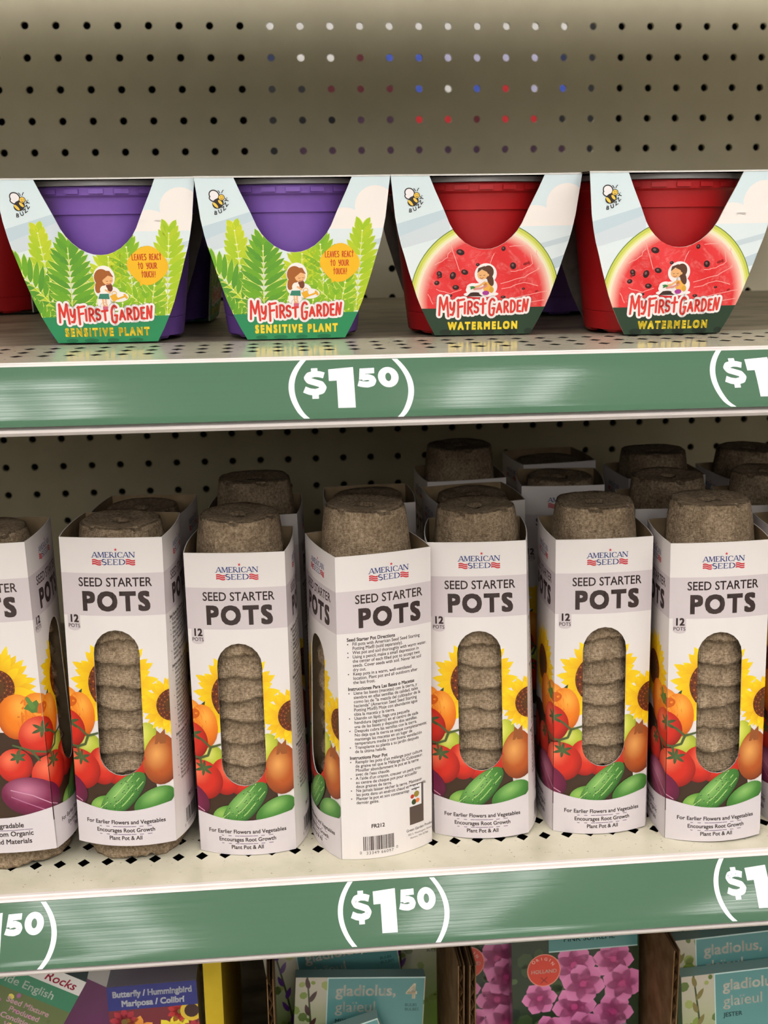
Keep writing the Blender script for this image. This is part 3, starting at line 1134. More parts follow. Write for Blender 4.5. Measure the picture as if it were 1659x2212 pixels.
    A.ring(*g1(940, 1040), 22 * s, 22 * s, 5 * s, YE, 27, 16)
    logo_art(A, g1, 1.0)
    bee_art(A, g1)
    return A


PANEL_TILT = atan2(0.0125, 0.0875)


def panel_pt(sign):
    """mm on the card -> pot space (pot axis at the origin, deck at z 0); sign -1 front, +1 back"""
    def f(x, y, h):
        h = h + 0.0016 * (1 - (x / 52.0) ** 2)          # slight bow of the card around the pot
        yy = 0.0405 + 0.0128 * y / 88.4
        return (-sign * x * 0.001 if sign > 0 else x * 0.001, sign * (yy + h), 0.0006 + 0.0872 * y / 88.4 + (0.0 if sign < 0 else 0.0004 * y / 88.4) - 0.14 * h)
    return f


XS = [-50 + 5 * k for k in range(21)]


def belt_mesh(art, top_col, name):
    """the printed belt: front card with its art, top strap, back card and foot; board-grey inside"""
    mb = MB()
    art.clip_many(PIECES)
    art.slice_x(XS)
    front = panel_pt(-1)
    art.put(mb, front, mats=(0, 1))
    inner = Art()
    for q in PIECES:
        inner.add(q, [(0.3, 0.3, 0.3)] * 4, 0)
    inner.slice_x(XS)
    inner.put(mb, lambda x, y, h: front(x, y, -0.0006), mats=(2,), flip=True)
    back = panel_pt(1)
    inner.put(mb, lambda x, y, h: back(x, y, 0.0), mats=(2,), flip=False)
    bk = Art()
    for q in PIECES:
        bk.add(q, [top_col] * 4, 0)
    bk.slice_x(XS)
    bk.put(mb, lambda x, y, h: back(x, y, 0.0006), mats=(0,), flip=True)
    # cut edges of the front card
    for T, s in ((HALF, -1), (HALF, 1), (NOTCH, -1), (NOTCH, 1)):
        for (ya, xa), (yb, xb) in zip(T, T[1:]):
            mb.face([front(s * xa, ya, 0), front(s * xb, yb, 0), front(s * xb, yb, -0.0006), front(s * xa, ya, -0.0006)], 3)
            mb.face([back(s * xa, ya, 0), back(s * xb, yb, 0), back(s * xb, yb, 0.0006), back(s * xa, ya, 0.0006)], 3)
    # top straps over the pot either side of the opening, joined in the middle, and the foot under the pot
    for z, hw, y, n in ((0, 52.3, 88.4, 12), (1, 27.2, 0.0, 10)):
        rows, rows2 = [], []
        for k in range(n + 1):
            t = k / n
            row, row2 = [], []
            for i in range(9):
                x = (-1 + 2 * i / 8) * hw
                a, b = front(x, y, 0), back(-x, y, 0.0006)
                p = [a[j] + (b[j] - a[j]) * t for j in range(3)]
                dome = 0.0003 * sin(pi * t) if z == 0 else 0.0
                row.append((p[0], p[1], p[2] + dome))
                row2.append((p[0], p[1], p[2] + dome - 0.0005))
            rows.append(row)
            rows2.append(row2)
        mb.grid(rows, 0, cols=top_col)
        if z == 0:
            mb.grid([rows[0], [(p[0], p[1] - 0.0001, p[2] - 0.0008) for p in rows[0]]], 3)
        mb.grid(rows2, 2, flip=True)
    return mb.mesh(name, [M_PRINT, M_FLESH, M_CARD, M_EDGE], colours=True)


def lathe(mb, prof, n=56, mat=0, fn=None):
    rows = []
    for r, z in prof:
        row = []
        for k in range(n):
            a = 2 * pi * k / n
            rr, zz = fn(r, z, a) if fn else (r, z)
            row.append((rr * cos(a), rr * sin(a), zz))
        rows.append(row)
    mb.grid(rows, mat, close_u=True)


def pot_mesh(mat):
    mb = MB()
    feet = 8

    def fn(r, z, a):
        if z < 0.0002 and r > 0.030:              # notched foot ring
            k = (a * feet / (2 * pi)) % 1.0
            if 0.36 < k < 0.64:
                z += 0.0042
        return r, z
    prof = [(0.026, 0.0034), (0.031, 0.0030), (0.0335, 0.0), (0.0365, 0.0), (0.0380, 0.0016), (0.0386, 0.0060), (0.0392, 0.0112), (0.0389, 0.0116), (0.0394, 0.0121), (0.0425, 0.040), (0.0452, 0.0660), (0.0456, 0.0682), (0.0474, 0.0690),
            (0.0480, 0.0770), (0.0482, 0.0776), (0.0492, 0.0784), (0.0500, 0.0788), (0.0502, 0.0826), (0.0496, 0.0834), (0.0480, 0.0834), (0.0465, 0.070), (0.042, 0.040), (0.0375, 0.006)]
    lathe(mb, prof, 64, 0, fn)
    mb.ngon([(0.026 * cos(2 * pi * k / 64), 0.026 * sin(2 * pi * k / 64), 0.0034) for k in range(64)], 0)
    # small raised grip blocks around the rim
    for k in range(24):
        a = 2 * pi * k / 24
        r0, r1 = 0.0496, 0.0512
        da = 0.075
        P = []
        for rr in (r0, r1):
            for zz in (0.0796, 0.0820):
                for s in (-1, 1):
                    P.append((rr * cos(a + s * da), rr * sin(a + s * da), zz))
        for q in ((4, 5, 7, 6), (0, 4, 6, 2), (1, 3, 7, 5), (6, 7, 3, 2), (0, 1, 5, 4)):
            mb.face([P[i] for i in q])
    me = mb.mesh('plant_pot', [mat], recalc=True)
    sharp_smooth(me, 32)
    return me


def lid_mesh():
    mb = MB()
    lathe(mb, [(0.0, 0.0868), (0.0490, 0.0868), (0.0515, 0.0864), (0.0521, 0.0852), (0.0519, 0.0838), (0.0500, 0.0836), (0.0, 0.0842)], 64)
    me = mb.mesh('lid', [M_LID], recalc=True)
    sharp_smooth(me, 40)
    return me


FERN_BELT = belt_mesh(fern_art(), lin((44, 140, 92)), 'card_belt')
MELON_BELT = belt_mesh(melon_art(), lin((38, 62, 44)), 'card_belt')
POT_P, POT_R, LID = pot_mesh(M_PURPLE), pot_mesh(M_RED), lid_mesh()


def garden_kit(x, y, rz, kind, label, group):
    t = thing('garden_kit', label, 'plant kit', (x, y, ZU + 0.0004), rz, group)
    obj('plant_pot', POT_P if kind == 'fern' else POT_R, t)
    obj('lid', LID, t)
    obj('card_belt', FERN_BELT if kind == 'fern' else MELON_BELT, t)
    return t


GK = 'garden kits on the top shelf'
garden_kit(0.1060, -0.3665, radians(-1.0), 'fern', 'purple sensitive plant garden kit, leftmost kit in the front row', GK)
garden_kit(0.2080, -0.3690, radians(1.5), 'fern', 'purple sensitive plant garden kit standing beside a red watermelon kit', GK)
garden_kit(0.3150, -0.3690, radians(-1.0), 'melon', 'red watermelon garden kit beside the purple sensitive plant kit', GK)
garden_kit(0.4180, -0.3880, radians(0.0), 'melon', 'red watermelon garden kit at the right end of the front row', GK)
garden_kit(0.1150, -0.2480, radians(86), 'fern', 'shadowed purple garden kit behind the leftmost sensitive plant kit', GK)
garden_kit(0.3880, -0.2360, radians(-84), 'fern', 'shadowed purple garden kit in the back row between the watermelon kits', GK)
garden_kit(-0.0200, -0.1300, radians(-96), 'melon', 'shadowed red garden kit in the back row at the far left', GK)

# ------------------------------------------------------------------ seed starter packs: stacked peat pots in a printed sleeve
FH = 175.0                       # sleeve height in mm
FWID = 0.0545                    # face width in m; art is drawn 58 units wide
BULGE = (0.0046, 0.0046, 0.0012, 0.0014)      # how far each face bellies out at the foot


def Y(v):
    return FH - v


MAUVE = lin((206, 194, 196))
PAPER = lin((226, 218, 215))
BROWN = lin((58, 44, 42))
BLUE = lin((38, 60, 120))
RED2 = lin((206, 44, 54))

SERIF = {
    'A': ([[(0.06, 0), (0.46, 1)]], [[(0.50, 1), (0.86, 0)]], [[(0.22, 0.32), (0.72, 0.32)]], [(0.06, 0), (0.86, 0)], 0.92),
    'M': ([[(0.10, 0), (0.16, 1)], [(0.50, 0.1), (0.86, 1)]], [[(0.20, 1), (0.50, 0.05)], [(0.90, 1), (0.94, 0)]], [], [(0.10, 0), (0.94, 0), (0.12, 1), (0.92, 1)], 1.08),
    'E': ([], [[(0.16, 0), (0.16, 1)]], [[(0.1, 0.97), (0.62, 0.97), (0.64, 0.78)], [(0.16, 0.52), (0.52, 0.52)], [(0.1, 0.03), (0.64, 0.03), (0.68, 0.25)]], [(0.16, 0), (0.16, 1)], 0.74),
    'R': ([], [[(0.16, 0), (0.16, 1)], [(0.36, 0.48), (0.78, 0)]], [[(0.16, 0.97)] + arcp(0.36, 0.735, 0.26, 0.24, 90, -90, 6) + [(0.16, 0.49)]], [(0.16, 0), (0.16, 1), (0.80, 0)], 0.86),
    'I': ([], [[(0.18, 0), (0.18, 0.94)]], [], [(0.18, 0), (0.18, 0.94)], 0.40),
    'C': ([], [arcp(0.48, 0.5, 0.38, 0.48, 130, 230, 6)], [arcp(0.48, 0.5, 0.38, 0.48, 40, 130, 5), arcp(0.48, 0.5, 0.38, 0.48, 230, 320, 5), [(0.8, 0.95), (0.8, 0.70)]], [], 0.86),
    'N': ([[(0.12, 0), (0.12, 1)], [(0.84, 0), (0.84, 1)]], [[(0.12, 1), (0.84, 0)]], [], [(0.12, 0), (0.10, 1), (0.84, 1)], 0.98),
    'S': ([], [arcp(0.36, 0.75, 0.26, 0.23, 90, 240, 5) + arcp(0.36, 0.26, 0.28, 0.25, 60, -90, 5)], [arcp(0.36, 0.75, 0.26, 0.23, 20, 90, 3), arcp(0.36, 0.26, 0.28, 0.25, 200, 270, 3)], [], 0.72),
    'D': ([], [[(0.16, 0), (0.16, 1)], arcp(0.34, 0.5, 0.46, 0.46, 55, -55, 6)], [[(0.1, 0.97), (0.34, 0.97)] + arcp(0.34, 0.5, 0.46, 0.47, 90, 55, 3), arcp(0.34, 0.5, 0.46, 0.47, -55, -90, 3) + [(0.1, 0.03)]], [(0.16, 0), (0.16, 1)], 0.92),
}


def serif_text(A, s, x0, x1, y, h, col, layer):
    W = sum(SERIF[c][4] for c in s)
    k = (x1 - x0) / W
    x = x0
    for ch in s:
        thin, thick, hair, ser, w = SERIF[ch]
        for sts, sw in ((thin, 0.10), (thick, 0.19), (hair, 0.09)):
            for st in sts:
                A.stroke([(x + p[0] * k, y + p[1] * h) for p in st], sw * h, col, layer, segs=6, cap=len(st) > 2)
        for px, py in ser:
            A.stroke([(x + px * k - 0.17 * h, y + (0.04 if py < 0.5 else py - 0.04) * h), (x + px * k + 0.17 * h, y + (0.04 if py < 0.5 else py - 0.04) * h)], 0.08 * h, col, layer, segs=4)
        x += w * k


def brand_logo(A, cx, v):
    """AMERICAN / SEED with a star on the I and waving stripes"""
    serif_text(A, 'AMERICAN', cx - 12.2, cx + 12.2, Y(v + 1.7), 3.0, BLUE, 3)
    W = sum(SERIF[c][4] for c in 'AMERICAN')
    xi = cx - 12.2 + 24.4 * (SERIF['A'][4] + SERIF['M'][4] + SERIF['E'][4] + SERIF['R'][4] + 0.18) / W
    sx = []
    for k in range(10):
        r = 1.0 if k % 2 == 0 else 0.42
        a = pi / 2 + pi * k / 5
        sx.append((xi + r * cos(a), Y(v - 2.6) + r * sin(a)))
    A.tri(sx, RED2, 4)
    serif_text(A, 'SEED', cx - 6.9, cx + 6.9, Y(v + 5.6), 3.0, BLUE, 3)
    for s in (-1, 1):
        for j in range(3):
            P = []
            for k in range(9):
                t = k / 8
                x = cx + s * 6.9 + s * 5.2 * t if s > 0 else cx - 12.1 + 5.2 * t
                P.append((x, Y(v + 3.2 + 1.05 * j) + 0.32 * sin(2 * pi * t) + 0.10 * (1 - 2 * t)))
            A.stroke(P, 0.72, RED2, 3, cap=False)


def band(A, x0, x1, vt, vb, col, layer, arch=0.8):
    n = 12
    for i in range(n):
        a, b = x0 + (x1 - x0) * i / n, x0 + (x1 - x0) * (i + 1) / n
        A.add([(a, Y(vb)), (b, Y(vb)), (b, Y(vt)), (a, Y(vt))], [col] * 4, layer)


def title(A, cx, top=True):
    brand_logo(A, cx, 9.0)
    A.text('SEED STARTER', cx, Y(26.4), 6.9, BROWN, 3, 'c', bold=0.014, wfit=41.5, n=6)
    A.text('POTS', cx, Y(39.4), 14.2, BROWN, 3, 'c', bold=0.045, sp=0.11, wfit=38.5, n=0)


def shaded(base, dark, light, lx=-0.35, ly=0.4):
    """printed photograph shading of a round fruit"""
    def f(x, y):
        d = hypot(x - lx, y - ly)
        r = hypot(x, y)
        c = mix(light, base, min(1, d / 0.75))
        return mix(c, dark, max(0, min(1, (r - 0.55) / 0.5)) * max(0.15, min(1, 0.5 + 0.6 * (x * -lx + y * -ly) / 0.5)))
    return f


def sunflower(A, cx, cy, R, rd, layer, a0=0.0):
    Yd, Yl, Or = lin((232, 176, 8)), lin((252, 222, 30)), lin((222, 140, 10))
    for ring, (n, k, off) in enumerate(((17, 1.0, 0.0), (17, 0.93, 0.5), (16, 0.82, 0.25))):
        for i in range(n):
            a = a0 + 2 * pi * (i + off) / n + random.uniform(-0.06, 0.06)
            r = R * k * random.uniform(0.90, 1.08)
            b = rd * 0.75
            c = mix(Or, Yd, random.random())
            A.leaf(cx + b * cos(a), cy + b * sin(a), cx + r * cos(a), cy + r * sin(a), R * 0.21, c, layer + ring, mix(Yl, Yd, random.random() * 0.5))
    A.blob(cx, cy, rd, rd, lambda x, y: mix(lin((70, 58, 20)), lin((104, 44, 16)), min(1, hypot(x, y) * 1.2)), layer + 3, segs=28, rings=4)
    for i in range(90):
        a = i * 2.39996
        r = rd * 0.98 * sqrt((i + 25) / 115.0)
        A.blob(cx + r * cos(a), cy + r * sin(a), rd * 0.04, rd * 0.04, lin((176, 104, 40)) if i % 2 else lin((52, 22, 10)), layer + 4, segs=5)


def harvest(A):
    """the sunflower and vegetable picture that runs round the sleeve; x from the crease between two faces"""
    GR, DK = lin((84, 120, 52)), lin((52, 72, 40))
    # soft dark ground between the vegetables
    A.tri([(-58, Y(112)), (-30, Y(104)), (0, Y(106)), (8, Y(112)), (16, Y(112)), (20, Y(120)), (44, Y(120)), (47, Y(126)), (50, Y(152)), (40, Y(158)), (14, Y(158)), (-58, Y(158))], lin((60, 40, 24)), 1)
    A.blob(10.5, Y(118), 8, 8.5, shaded(lin((180, 190, 60)), lin((90, 110, 34)), lin((226, 224, 120))), 2, rings=5)
    A.blob(44, Y(113), 7, 10, shaded(lin((190, 196, 60)), lin((120, 130, 40)), lin((226, 224, 110))), 2, rings=5)
    sunflower(A, 27, Y(81), 25.5, 15, 3, 0.1)
    sunflower(A, 60, Y(94), 18, 9.5, 8, 0.2)
    sunflower(A, -24, Y(79), 23, 10.5, 3, 0.15)
    A.leaf(3, Y(92), 8, Y(84), 2.5, DK, 8)
    # orange pepper
    for cx, cy, rx, ry in ((-14, 96, 11, 13), (6, 99, 9, 13), (-3, 97, 11, 14)):
        A.blob(cx, Y(cy), rx, ry, shaded(lin((234, 124, 22)), lin((178, 70, 14)), lin((252, 180, 70)), 0.2, 0.45), 13, segs=24, rings=5)
    A.blob(0, Y(92), 4.5, 3, lin((206, 92, 16)), 14, 0.3, 14)
    A.blob(-5, Y(91), 4, 3.2, GR, 15, 0.4, 9, wob=lambda t: 1 + 0.3 * sin(3 * t))
    A.stroke([(-5, Y(91)), (-7.5, Y(86))], 3, lin((96, 134, 60)), 16, 2.2)
    # tomatoes on the vine
    TOM = (lin((208, 44, 26)), lin((128, 18, 14)), lin((246, 120, 84)))
    for k, (cx, cy, r, q) in enumerate(((-18, 124, 10, 10), (30, 127, 13.5, 12.5), (18, 128, 9, 11), (-38, 126, 11, 11), (-3, 108, 11.5, 11.5), (3.5, 131, 13, 12))):
        A.blob(cx, Y(cy), r, q, shaded(*TOM, lx=-0.3 if cx < 10 else 0.2), 17 + k // 2, segs=28, rings=7)
    for cx, cy, R in ((-1, 104, 6.5), (5, 124, 6.0), (-16, 119, 5)):
        for i in range(6):
            a = i * pi / 3 + 0.4
            A.leaf(cx, Y(cy), cx + R * cos(a), Y(cy) + R * sin(a) * 0.8, 1.9, lin((84, 104, 58)), 21, DK)
    for P in ([(-1, 104), (5, 107), (10, 111), (16, 109), (26, 108)], [(10, 111), (8, 116), (3, 118), (-8, 116), (-18, 112)], [(3, 118), (4, 124)], [(-8, 116), (-4, 122)], [(-16, 119), (-14, 114)]):
        A.stroke([(x, Y(v)) for x, v in P], 1.5, lin((78, 92, 52)), 22, 1.1, segs=6)
    # brown onion
    A.blob(52, Y(126), 10.5, 14, shaded(lin((178, 84, 30)), lin((92, 36, 16)), lin((232, 164, 88)), -0.25, 0.3), 17, segs=26, rings=7, wob=lambda t: 1 + 0.16 * max(0, sin(t)) ** 6)
    A.tri([(48.6, Y(116)), (50, Y(108)), (52, Y(110)), (54.5, Y(107.5)), (55, Y(116))], lin((150, 84, 40)), 18)
    # red onion
    A.blob(-10, Y(143), 18, 11.5, shaded(lin((122, 30, 70)), lin((58, 10, 34)), lin((196, 120, 150)), -0.25, 0.3), 22, -0.25, 28, 7)
    A.stroke([(-22, Y(138)), (-10, Y(142)), (4, Y(150))], 0.5, lin((206, 150, 176)), 23)
    A.stroke([(-22, Y(142)), (-12, Y(147)), (0, Y(153))], 0.5, lin((180, 110, 146)), 23)
    A.blob(-50, Y(146), 12, 11, shaded(*TOM), 22, segs=24, rings=6)
    # cucumbers
    CU = (lin((72, 132, 52)), lin((30, 72, 26)), lin((142, 190, 104)))
    A.blob(18, Y(152), 9, 6.5, shaded(lin((92, 150, 56)), lin((40, 84, 30)), lin((150, 190, 90))), 22, 0.3, 24, 6)
    A.blob(47, Y(149), 12.5, 7, shaded(*CU, lx=0.1), 22, 0.45, 26, 7)
    A.blob(29, Y(145), 18, 7.6, shaded(*CU, lx=0.0, ly=0.45), 24, 0.78, 30, 8)
    for o in (-2.6, 1.4, 4.6):
        A.stroke([(17 + o * 0.7, Y(155) - o * 0.7), (27 + o * 0.7, Y(146.4) - o * 0.7), (38 + o * 0.7, Y(134) - o * 0.7)], 0.5, lin((168, 200, 120)), 25, segs=5)
    for i in range(34):
        t, o = random.uniform(-0.85, 0.85), random.uniform(-0.8, 0.8)
        x, yv = 29 + 18 * t * cos(0.78) - 7 * o * sin(0.78), Y(145) + 18 * t * sin(0.78) + 7 * o * cos(0.78)
        A.blob(x, yv, 0.45, 0.38, lin((30, 66, 26)), 26, 0, 6)
        A.blob(x - 0.2, yv + 0.3, 0.22, 0.18, lin((190, 214, 160)), 27, 0, 5)


def foot_band(A):
    """pale curved foot of the face under the picture"""
    n = 14
    P0 = lin((212, 203, 206))
    for i in range(n):
        a, b = 58 * i / n, 58 * (i + 1) / n
        fa, fb = 150 + 4.2 * sin(pi * a / 58), 150 + 4.2 * sin(pi * b / 58)
        A.add([(a, 0), (b, 0), (b, Y(fb)), (a, Y(fa))], [P0] * 4, 30)


def window_shape(x0=16.4, x1=42.6, v0=50.5, v1=133.5, n=10):
    r = (x1 - x0) / 2
    cx = (x0 + x1) / 2
    top = [(cx + r * cos(a), Y(v0 + r) + r * sin(a)) for a in [pi * k / n for k in range(n + 1)]]
    bot = [(cx + r * cos(a), Y(v1 - r) + r * sin(a)) for a in [pi + pi * k / n for k in range(n + 1)]]
    return top + bot


def face_base(A):
    A.rect(0, 0, 58, FH, PAPER, 0, 1, 35)
    band(A, 0, 58, 19.2, 42.6, MAUVE, 1)


def lines(A, rows, x, v, size, step, col=INK, layer=31, **kw):
    for i, s in enumerate(rows):
        A.text(s, x, Y(v + step * i), size, col, layer, **kw)


def window_face():
    A = Art()
    face_base(A)
    H = Art()
    random.seed(11)
    harvest(H)
    A.p += H.p
    foot_band(A)
    title(A, 30.5)
    A.rect(2.1, Y(49.4), 9.5, Y(42.6), MAUVE, 1)
    A.blob(5.8, Y(49.4), 3.7, 1.8, MAUVE, 1)
    A.text('12', 5.8, Y(46.4), 5.8, BROWN, 3, 'c', bold=0.035, n=0)
    A.text('POTS', 5.8, Y(49.4), 2.9, BROWN, 3, 'c', bold=0.01)
    for s, v in (('For Earlier Flowers and Vegetables', 162.0), ('Encourages Root Growth', 166.8), ('Plant Pot & All', 171.4)):
        A.text(s, 29.5, Y(v), 3.3, INK, 31, 'c', bold=0.03)
    for v, w in ((163.5, 15.5), (168.2, 15.5)):
        A.rect(29.5 - w, Y(v) - 0.2, 29.5 + w, Y(v) + 0.2, lin((120, 100, 130)), 31)
    A.clip([(0, 0), (58, 0), (58, FH), (0, FH)])
    A.cut(window_shape())
    return A


def bio_face():
    A = Art()
    face_base(A)
    H = Art()
    random.seed(11)
    harvest(H)
    H.move(lambda q: (q[0] + 58, q[1]))
    A.p += H.p
    foot_band(A)
    title(A, 30.5)
    for s, v in (('Biodegradable', 160.2), ('Made From Organic', 165.2), ('Recylced Materials', 169.8)):
        A.text(s, 29.5, Y(v), 4.1, INK, 31, 'c', bold=0.03)
    A.rect(14, Y(161.7) - 0.2, 46, Y(161.7) + 0.2, lin((120, 100, 130)), 31)
    A.clip([(0, 0), (58, 0), (58, FH), (0, FH)])
    return A


def direction_face():
    A = Art()
    face_base(A)
    title(A, 31.5)
    P = [('b', 'Seed Starter Pot Directions'), ('.', 'Fill pots with American Seed Seed Starting'), (' ', 'Potting Mix\u00ae (sold separately).'), ('.', 'Wet pot and soil thoroughly with warm water.'),
         ('.', 'Using a pencil, make a small depression in'), (' ', 'the center of each filled pot to accept two'), (' ', 'seeds. Cover seeds with soil. Never let soil'), (' ', 'dry out.'),
         ('.', 'Keep pots in a warm, well-ventilated'), (' ', 'location. Plant pot and all outdoors after'), (' ', 'the last frost.'), ('', ''),
         ('b', 'Instrucciones Para Las Bases o Macetas'), ('.', 'Llene las bases (macetas) con la tierra, y'), (' ', 'siembre en ellas semillas de calidad, tales'), (' ', 'como las de "la mezcla del cultivador de la'),
         (' ', 'hacienda" (American Seed Seed Starting'), (' ', 'Potting Mix\u00ae) Moje con abundante agua'), (' ', 'tibia la maceta y la tierra.'), ('.', 'Usando un l\u00e1piz, haga una peque\u00f1a'),
         (' ', 'hendidura (agujero) en el centro de cada'), (' ', 'una de las bases y deposite dos semillas.'), ('.', 'Despu\u00e9s cubra las semillas con la tierra.'), (' ', 'No deja que la tierra se seque completamente;'),
         (' ', 'mantenga las macetas en un lugar de'), (' ', 'temperatura media y con buena ventilaci\u00f3n'), ('.', 'Transplante su planta a su jard\u00edn despu\u00e9s'), (' ', 'de la \u00faltima helada.'), ('', ''),
         ('b', 'Instructions Pour Pot'), ('.', "Remplir les pots d'un m\u00e9lange pour culture"), (' ', 'de graine tel que le M\u00e9lange du Cultivateur.'), (' ', 'Mouiller abondamment le pot et la terre'), (' ', "avec de l'eau chaude."),
         ('.', "A l'aide d'un crayon, creuser un petit trou"), (' ', 'au centre de chaque pot pour accueillir'), (' ', 'deux graines de terre.'), ('.', 'Ne jamais laisser s\u00e9cher la terre. Maintenir'),
         (' ', 'les pots dans un endroit chaud et bien ventil\u00e9.'), ('.', 'Planter le pot et son contenantapr\u00e9s la'), (' ', 'derni\u00e9r gel\u00e9e.')]
    v = 47.0
    for k, s in P:
        if k == '':
            v += 1.3
            continue
        if k == 'b':
            A.text(s, 5.5, Y(v), 2.75, INK, 3, bold=0.035, n=4, sx=0.93)
        else:
            if k == '.':
                A.blob(6.0, Y(v - 0.8), 0.36, 0.36, INK, 3, 0, 8)
            A.text(s, 8.6, Y(v), 2.6, INK, 3, bold=0.016, n=3, sx=0.93)
        v += 2.42
    A.text('FR212', 21, Y(156.5), 3.2, INK, 3, 'c', bold=0.035)
    random.seed(5)
    x = 12.0
    while x < 30.5:
        w = random.choice((0.25, 0.25, 0.5, 0.7))
        A.rect(x, Y(170.0), x + w, Y(161.5), INK, 3)
        x += w + random.choice((0.25, 0.3, 0.5))
    A.text('0', 9.8, Y(172.0), 2.4, INK, 3)
    A.text('33349', 13.5, Y(172.4), 2.6, INK, 3, sp=0.12)
    A.text('66097', 22.5, Y(172.4), 2.6, INK, 3, sp=0.12)
    A.text('0', 32.0, Y(171.0), 2.4, INK, 3)
    # small picture of a potting mix bag
    A.rect(41.5, Y(159.5), 51.5, Y(135.5), lin((86, 70, 62)), 3)
    A.rect(41.5, Y(148.5), 50.0, Y(136.0), lin((226, 222, 222)), 4)
    A.rect(50.4, Y(146.5), 51.5, Y(135.5), lin((96, 88, 88)), 4)
    for cx, v, r, c in ((43.5, 142.5, 1.3, (190, 60, 40)), (46.5, 141.6, 1.9, (150, 130, 50)), (44.6, 146, 1.7, (56, 70, 34)), (47.2, 145.6, 1.4, (226, 120, 60))):
        A.blob(cx, Y(v), r, r, lin(c), 5, 0, 12)
    A.rect(43.0, Y(138.4), 48.6, Y(137.8), lin((70, 60, 60)), 5)
    A.text('Green Garden Products', 39.0, Y(163.3), 2.3, INK, 3, sx=0.92, bold=0.012, n=3)
    A.text('302 S. Washington Street', 40.0, Y(165.8), 1.7, INK, 3)
    A.text('Norton, MA 02766', 41.5, Y(168.0), 1.7, INK, 3)
    A.clip([(0, 0), (58, 0), (58, FH), (0, FH)])
    return A


def back_face():
    A = Art()
    face_base(A)
    title(A, 30.5)
    return A


NSL = 12
SXS = [58 * k / NSL for k in range(1, NSL)]
SYS = [5.0 * k for k in range(1, 35)]


def sleeve_mesh():
    mb = MB()
    hw = FWID / 2

    def surf(face):
        # 0 window (-y), 1 directions (+x), 2 plain back (+y), 3 biodegradable (-x)
        a = face * pi / 2
        ca, sa = cos(a), sin(a)

        def f(x, y, h):
            t = 2 * x / 58.0 - 1
            lx = t * hw
            ly = -(hw + (0.0018 + BULGE[face] * (1 - y / 176.0)) * (1 - t * t) + h)
            return (lx * ca - ly * sa, lx * sa + ly * ca, y * 0.001006)
        return f
    arts = (window_face(), direction_face(), back_face(), bio_face())
    for k, A in enumerate(arts):
        A.slice_x(SXS)
        A.slice_y(SYS)
        A.put(mb, surf(k), step=0.00002, mats=(0, 0))
        I = Art()
        I.rect(0, 0, 58, FH, (0.4, 0.4, 0.4), 0)
        if k == 0:
            I.cut(window_shape())
        I.slice_x(SXS)
        I.slice_y(SYS)
        s = surf(k)
        I.put(mb, lambda x, y, h: s(x, y, -0.0005), mats=(1,), flip=True)
        # cut edges top and bottom
        xs = [0] + SXS + [58]
        for a, b in zip(xs, xs[1:]):
            for y in (0, FH):
                mb.face([s(a, y, 0), s(b, y, 0), s(b, y, -0.0005), s(a, y, -0.0005)], 2)
        if k == 0:
            W = window_shape()
            for a, b in zip(W, W[1:] + W[:1]):
                mb.face([s(*a, 0), s(*b, 0), s(*b, -0.0005), s(*a, -0.0005)], 2)
    return mb.mesh('printed_sleeve', [M_PRINT, M_KRAFT, M_EDGE], colours=True)


M_KRAFT = plain('kraft_board', (150, 128, 98), 0.85, 0.2, 8, 120.0)


